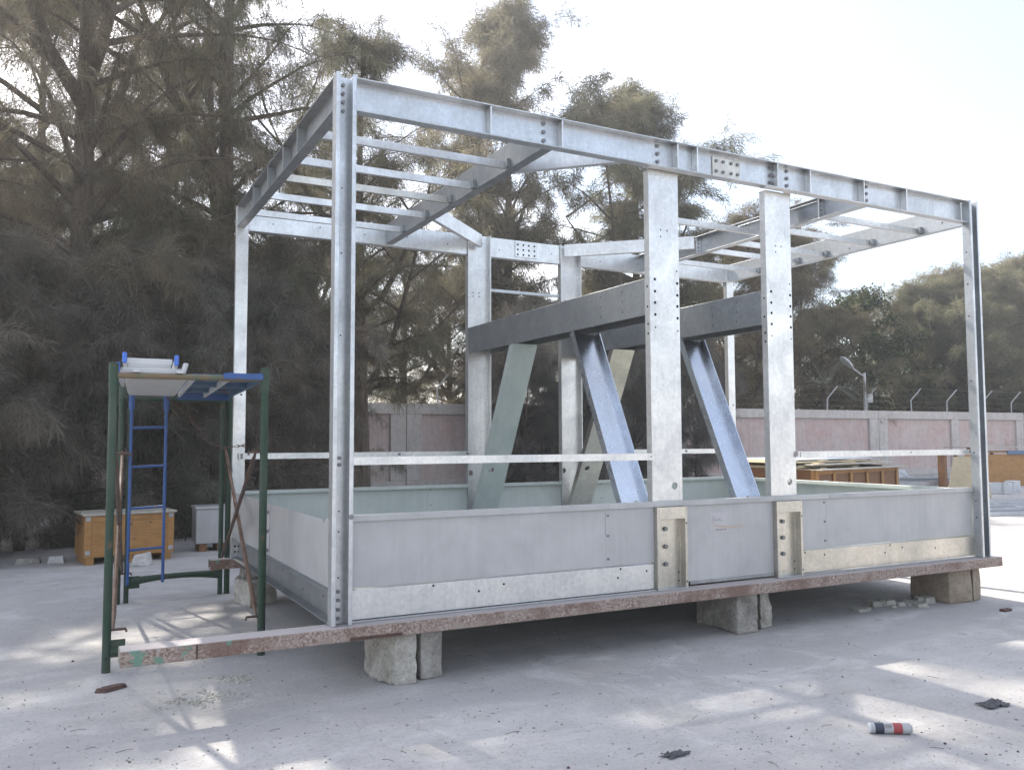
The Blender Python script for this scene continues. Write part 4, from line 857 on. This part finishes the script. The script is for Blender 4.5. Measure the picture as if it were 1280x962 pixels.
for i, (px, dep, ms, sc, sz, rz, lb_) in enumerate((
        (1195, 45, far1, 1.1, .98, 1.0, 'olive casuarina rising behind the far end of the boundary wall beside corner post'),
        (1285, 49, far1, 1.2, 1.08, 2.6, 'tall olive casuarina behind boundary wall beyond the work table'),
        (1165, 43.5, far1, 1.0, .90, 3.1, 'rounded olive casuarina filling the gap behind the far wall panels'),
        (1235, 46, far1, 1.1, .98, 4.6, 'spreading olive casuarina right behind the wall at the work table'),
        (1135, 46, far1, 1.05, .84, 4.2, 'olive casuarina behind the dark leafy tree and street lamp'),
        (1030, 39, far1, .95, .74, .2, 'low dusty casuarina behind the wall beside the leafy tree'),
        (985, 38, far1, 1.1, 1.08, 2.2, 'dense casuarina behind the wall beside second front column'),
        (905, 36.5, far1, 1.15, 1.05, 3.6, 'dense olive casuarina behind the wall between front columns'),
        (745, 34, far1, 1.0, .80, 5.2, 'low olive casuarina behind the inclined braces'),
        (570, 33, far1, 1.1, .85, 1.9, 'low olive casuarina behind the wall and rear column'),
        (500, 29.5, mid1, 1.0, .74, 2.8, 'brown casuarina growing just behind the boundary wall near the corner post'),
        (390, 28.5, mid1, 1.2, .9, 4.4, 'brown casuarina behind the wall, hidden by the rear corner post'),
        (210, 25, mid1, 1.2, 1.05, .9, 'brown casuarina standing in second row behind the crate'),
        (30, 22, mid1, 1.2, 1.05, 3.0, 'brown casuarina standing in second row beyond the crate'),
        (-60, 25, far1, 1.2, 1.0, 3.0, 'olive casuarina in the third row far beyond the crate'),
        (110, 28, far1, 1.3, 1.0, 5.0, 'olive casuarina in third row directly behind the crate'),
        (1240, 53, far1, 1.3, 1.05, 5.6, 'olive casuarina in the second row behind the far wall'),
        (1370, 50, far1, 1.3, 1.1, 4.9, 'olive casuarina at the far end of the boundary wall'))):
    plant('casuarina_tree', ms, lb_, 'tree', at_px(px, dep), rz, sc, sz, 'trees behind the yard')
plant('leafy_tree', bush, 'dark green broad leafy tree behind the street lamp', 'tree', at_px(1078, 41.5), 0, 1.05, 1.0)
for i, (px, dep, sc, sz, rz, lb_) in enumerate((
        (30, 13.4, 1.0, .95, 0, 'dusty grey casuarina sapling drooping to the ground left of the crate'),
        (-70, 12.6, 1.1, 1.0, 1, 'dusty casuarina sapling beyond the flat grey stone'),
        (110, 14.2, .95, .9, 2, 'dusty casuarina sapling directly behind the orange crate'),
        (190, 14.1, 1.0, 1.0, 3, 'dusty casuarina sapling between crate and metal cabinet'),
        (265, 14.8, 1.05, 1.0, 4, 'dusty casuarina sapling behind the metal cabinet'),
        (340, 17.5, 1.1, 1.25, 5, 'dusty casuarina sapling seen between the left posts of frame'),
        (395, 23.5, 1.1, 1.2, 6, 'dusty casuarina sapling in front of the wall by the corner post'),
        (655, 26.0, 1.0, 1.25, 1.5, 'dusty casuarina sapling in front of the wall behind the first brace'),
        (715, 26.5, 1.1, 1.35, 2.5, 'dusty casuarina sapling in front of the wall behind second rear column'),
        (790, 27.5, 1.1, 1.3, 3.5, 'dusty casuarina sapling in front of the wall behind first front column'),
        (868, 29, .8, 1.25, 4.5, 'dusty casuarina sapling drooping over pink wall between front columns'))):
    plant('casuarina_sapling', shr1, lb_, 'shrub', at_px(px, dep), rz, sc, sz, 'drooping saplings')
# small date palm behind the lamp
pp = wp(19.3, .9, 0); pl = thing('date_palm', 'small grey date palm beside the street lamp behind the wall', 'palm', pp)
MB().tube([pp, pp + V((.05, 0, 1.8)), pp + V((0, 0, 3.5))], [.18, .15, .13], 9).build('trunk', 'bark', pl)
rnd = random.Random(21)
for i in range(18):
    az = i * 2.4; el = rnd.uniform(.25, 1.35); L_ = rnd.uniform(1.2, 1.7); q = pp + V((0, 0, 3.45)); d = V((math.cos(az) * math.cos(el), math.sin(az) * math.cos(el), math.sin(el))); pts = [q]
    for k in range(8): d = (d + V((0, 0, -.15))).normalized(); pts.append(pts[-1] + d * L_ / 8)
    mb = MB().tube(pts, [.018 - .0018 * k for k in range(9)], 4, False)
    for k in range(2, 9):
        for f_ in (0, .5):
            if k == 8 and f_: continue
            c = pts[k] if not f_ else pts[k].lerp(pts[k + 1], .5); tdv = (pts[min(8, k + 1)] - pts[k - 1]).normalized(); s_ = tdv.cross(V((0, 0, 1))).normalized()
            for sg in (-1, 1):
                e = (s_ * sg + tdv * .9 + V((0, 0, .15))).normalized() * .34 * (1.1 - .06 * k); mb.add([c, c + e * .5 + tdv * .012, c + e, c + e * .5 - tdv * .012], [(0, 1, 2, 3)])
    mb.build('frond', 'palm_leaf' if 'palm_leaf' in M else 'twig', pl)

# ------------------------------------------------------------------ haze volume added to imitate backlit glare
mb = MB().box(-430, 430, -430, 430, -1, 21)
hz = mb.build('haze', 'paper', None); hz.data.materials.clear()
hm_ = bpy.data.materials.new('haze'); hm_.use_nodes = True; ht = hm_.node_tree; ht.nodes.remove(ht.nodes['Principled BSDF'])
pv = ht.nodes.new('ShaderNodeVolumePrincipled'); pv.inputs['Color'].default_value = (.92, .94, .97, 1); pv.inputs['Density'].default_value = .0021; pv.inputs['Anisotropy'].default_value = .45
ht.links.new(pv.outputs[0], ht.nodes['Material Output'].inputs['Volume']); hz.data.materials.append(hm_)
tag(hz, 'thin pale haze volume added over the whole yard for backlit glare', 'haze', None, 'stuff')
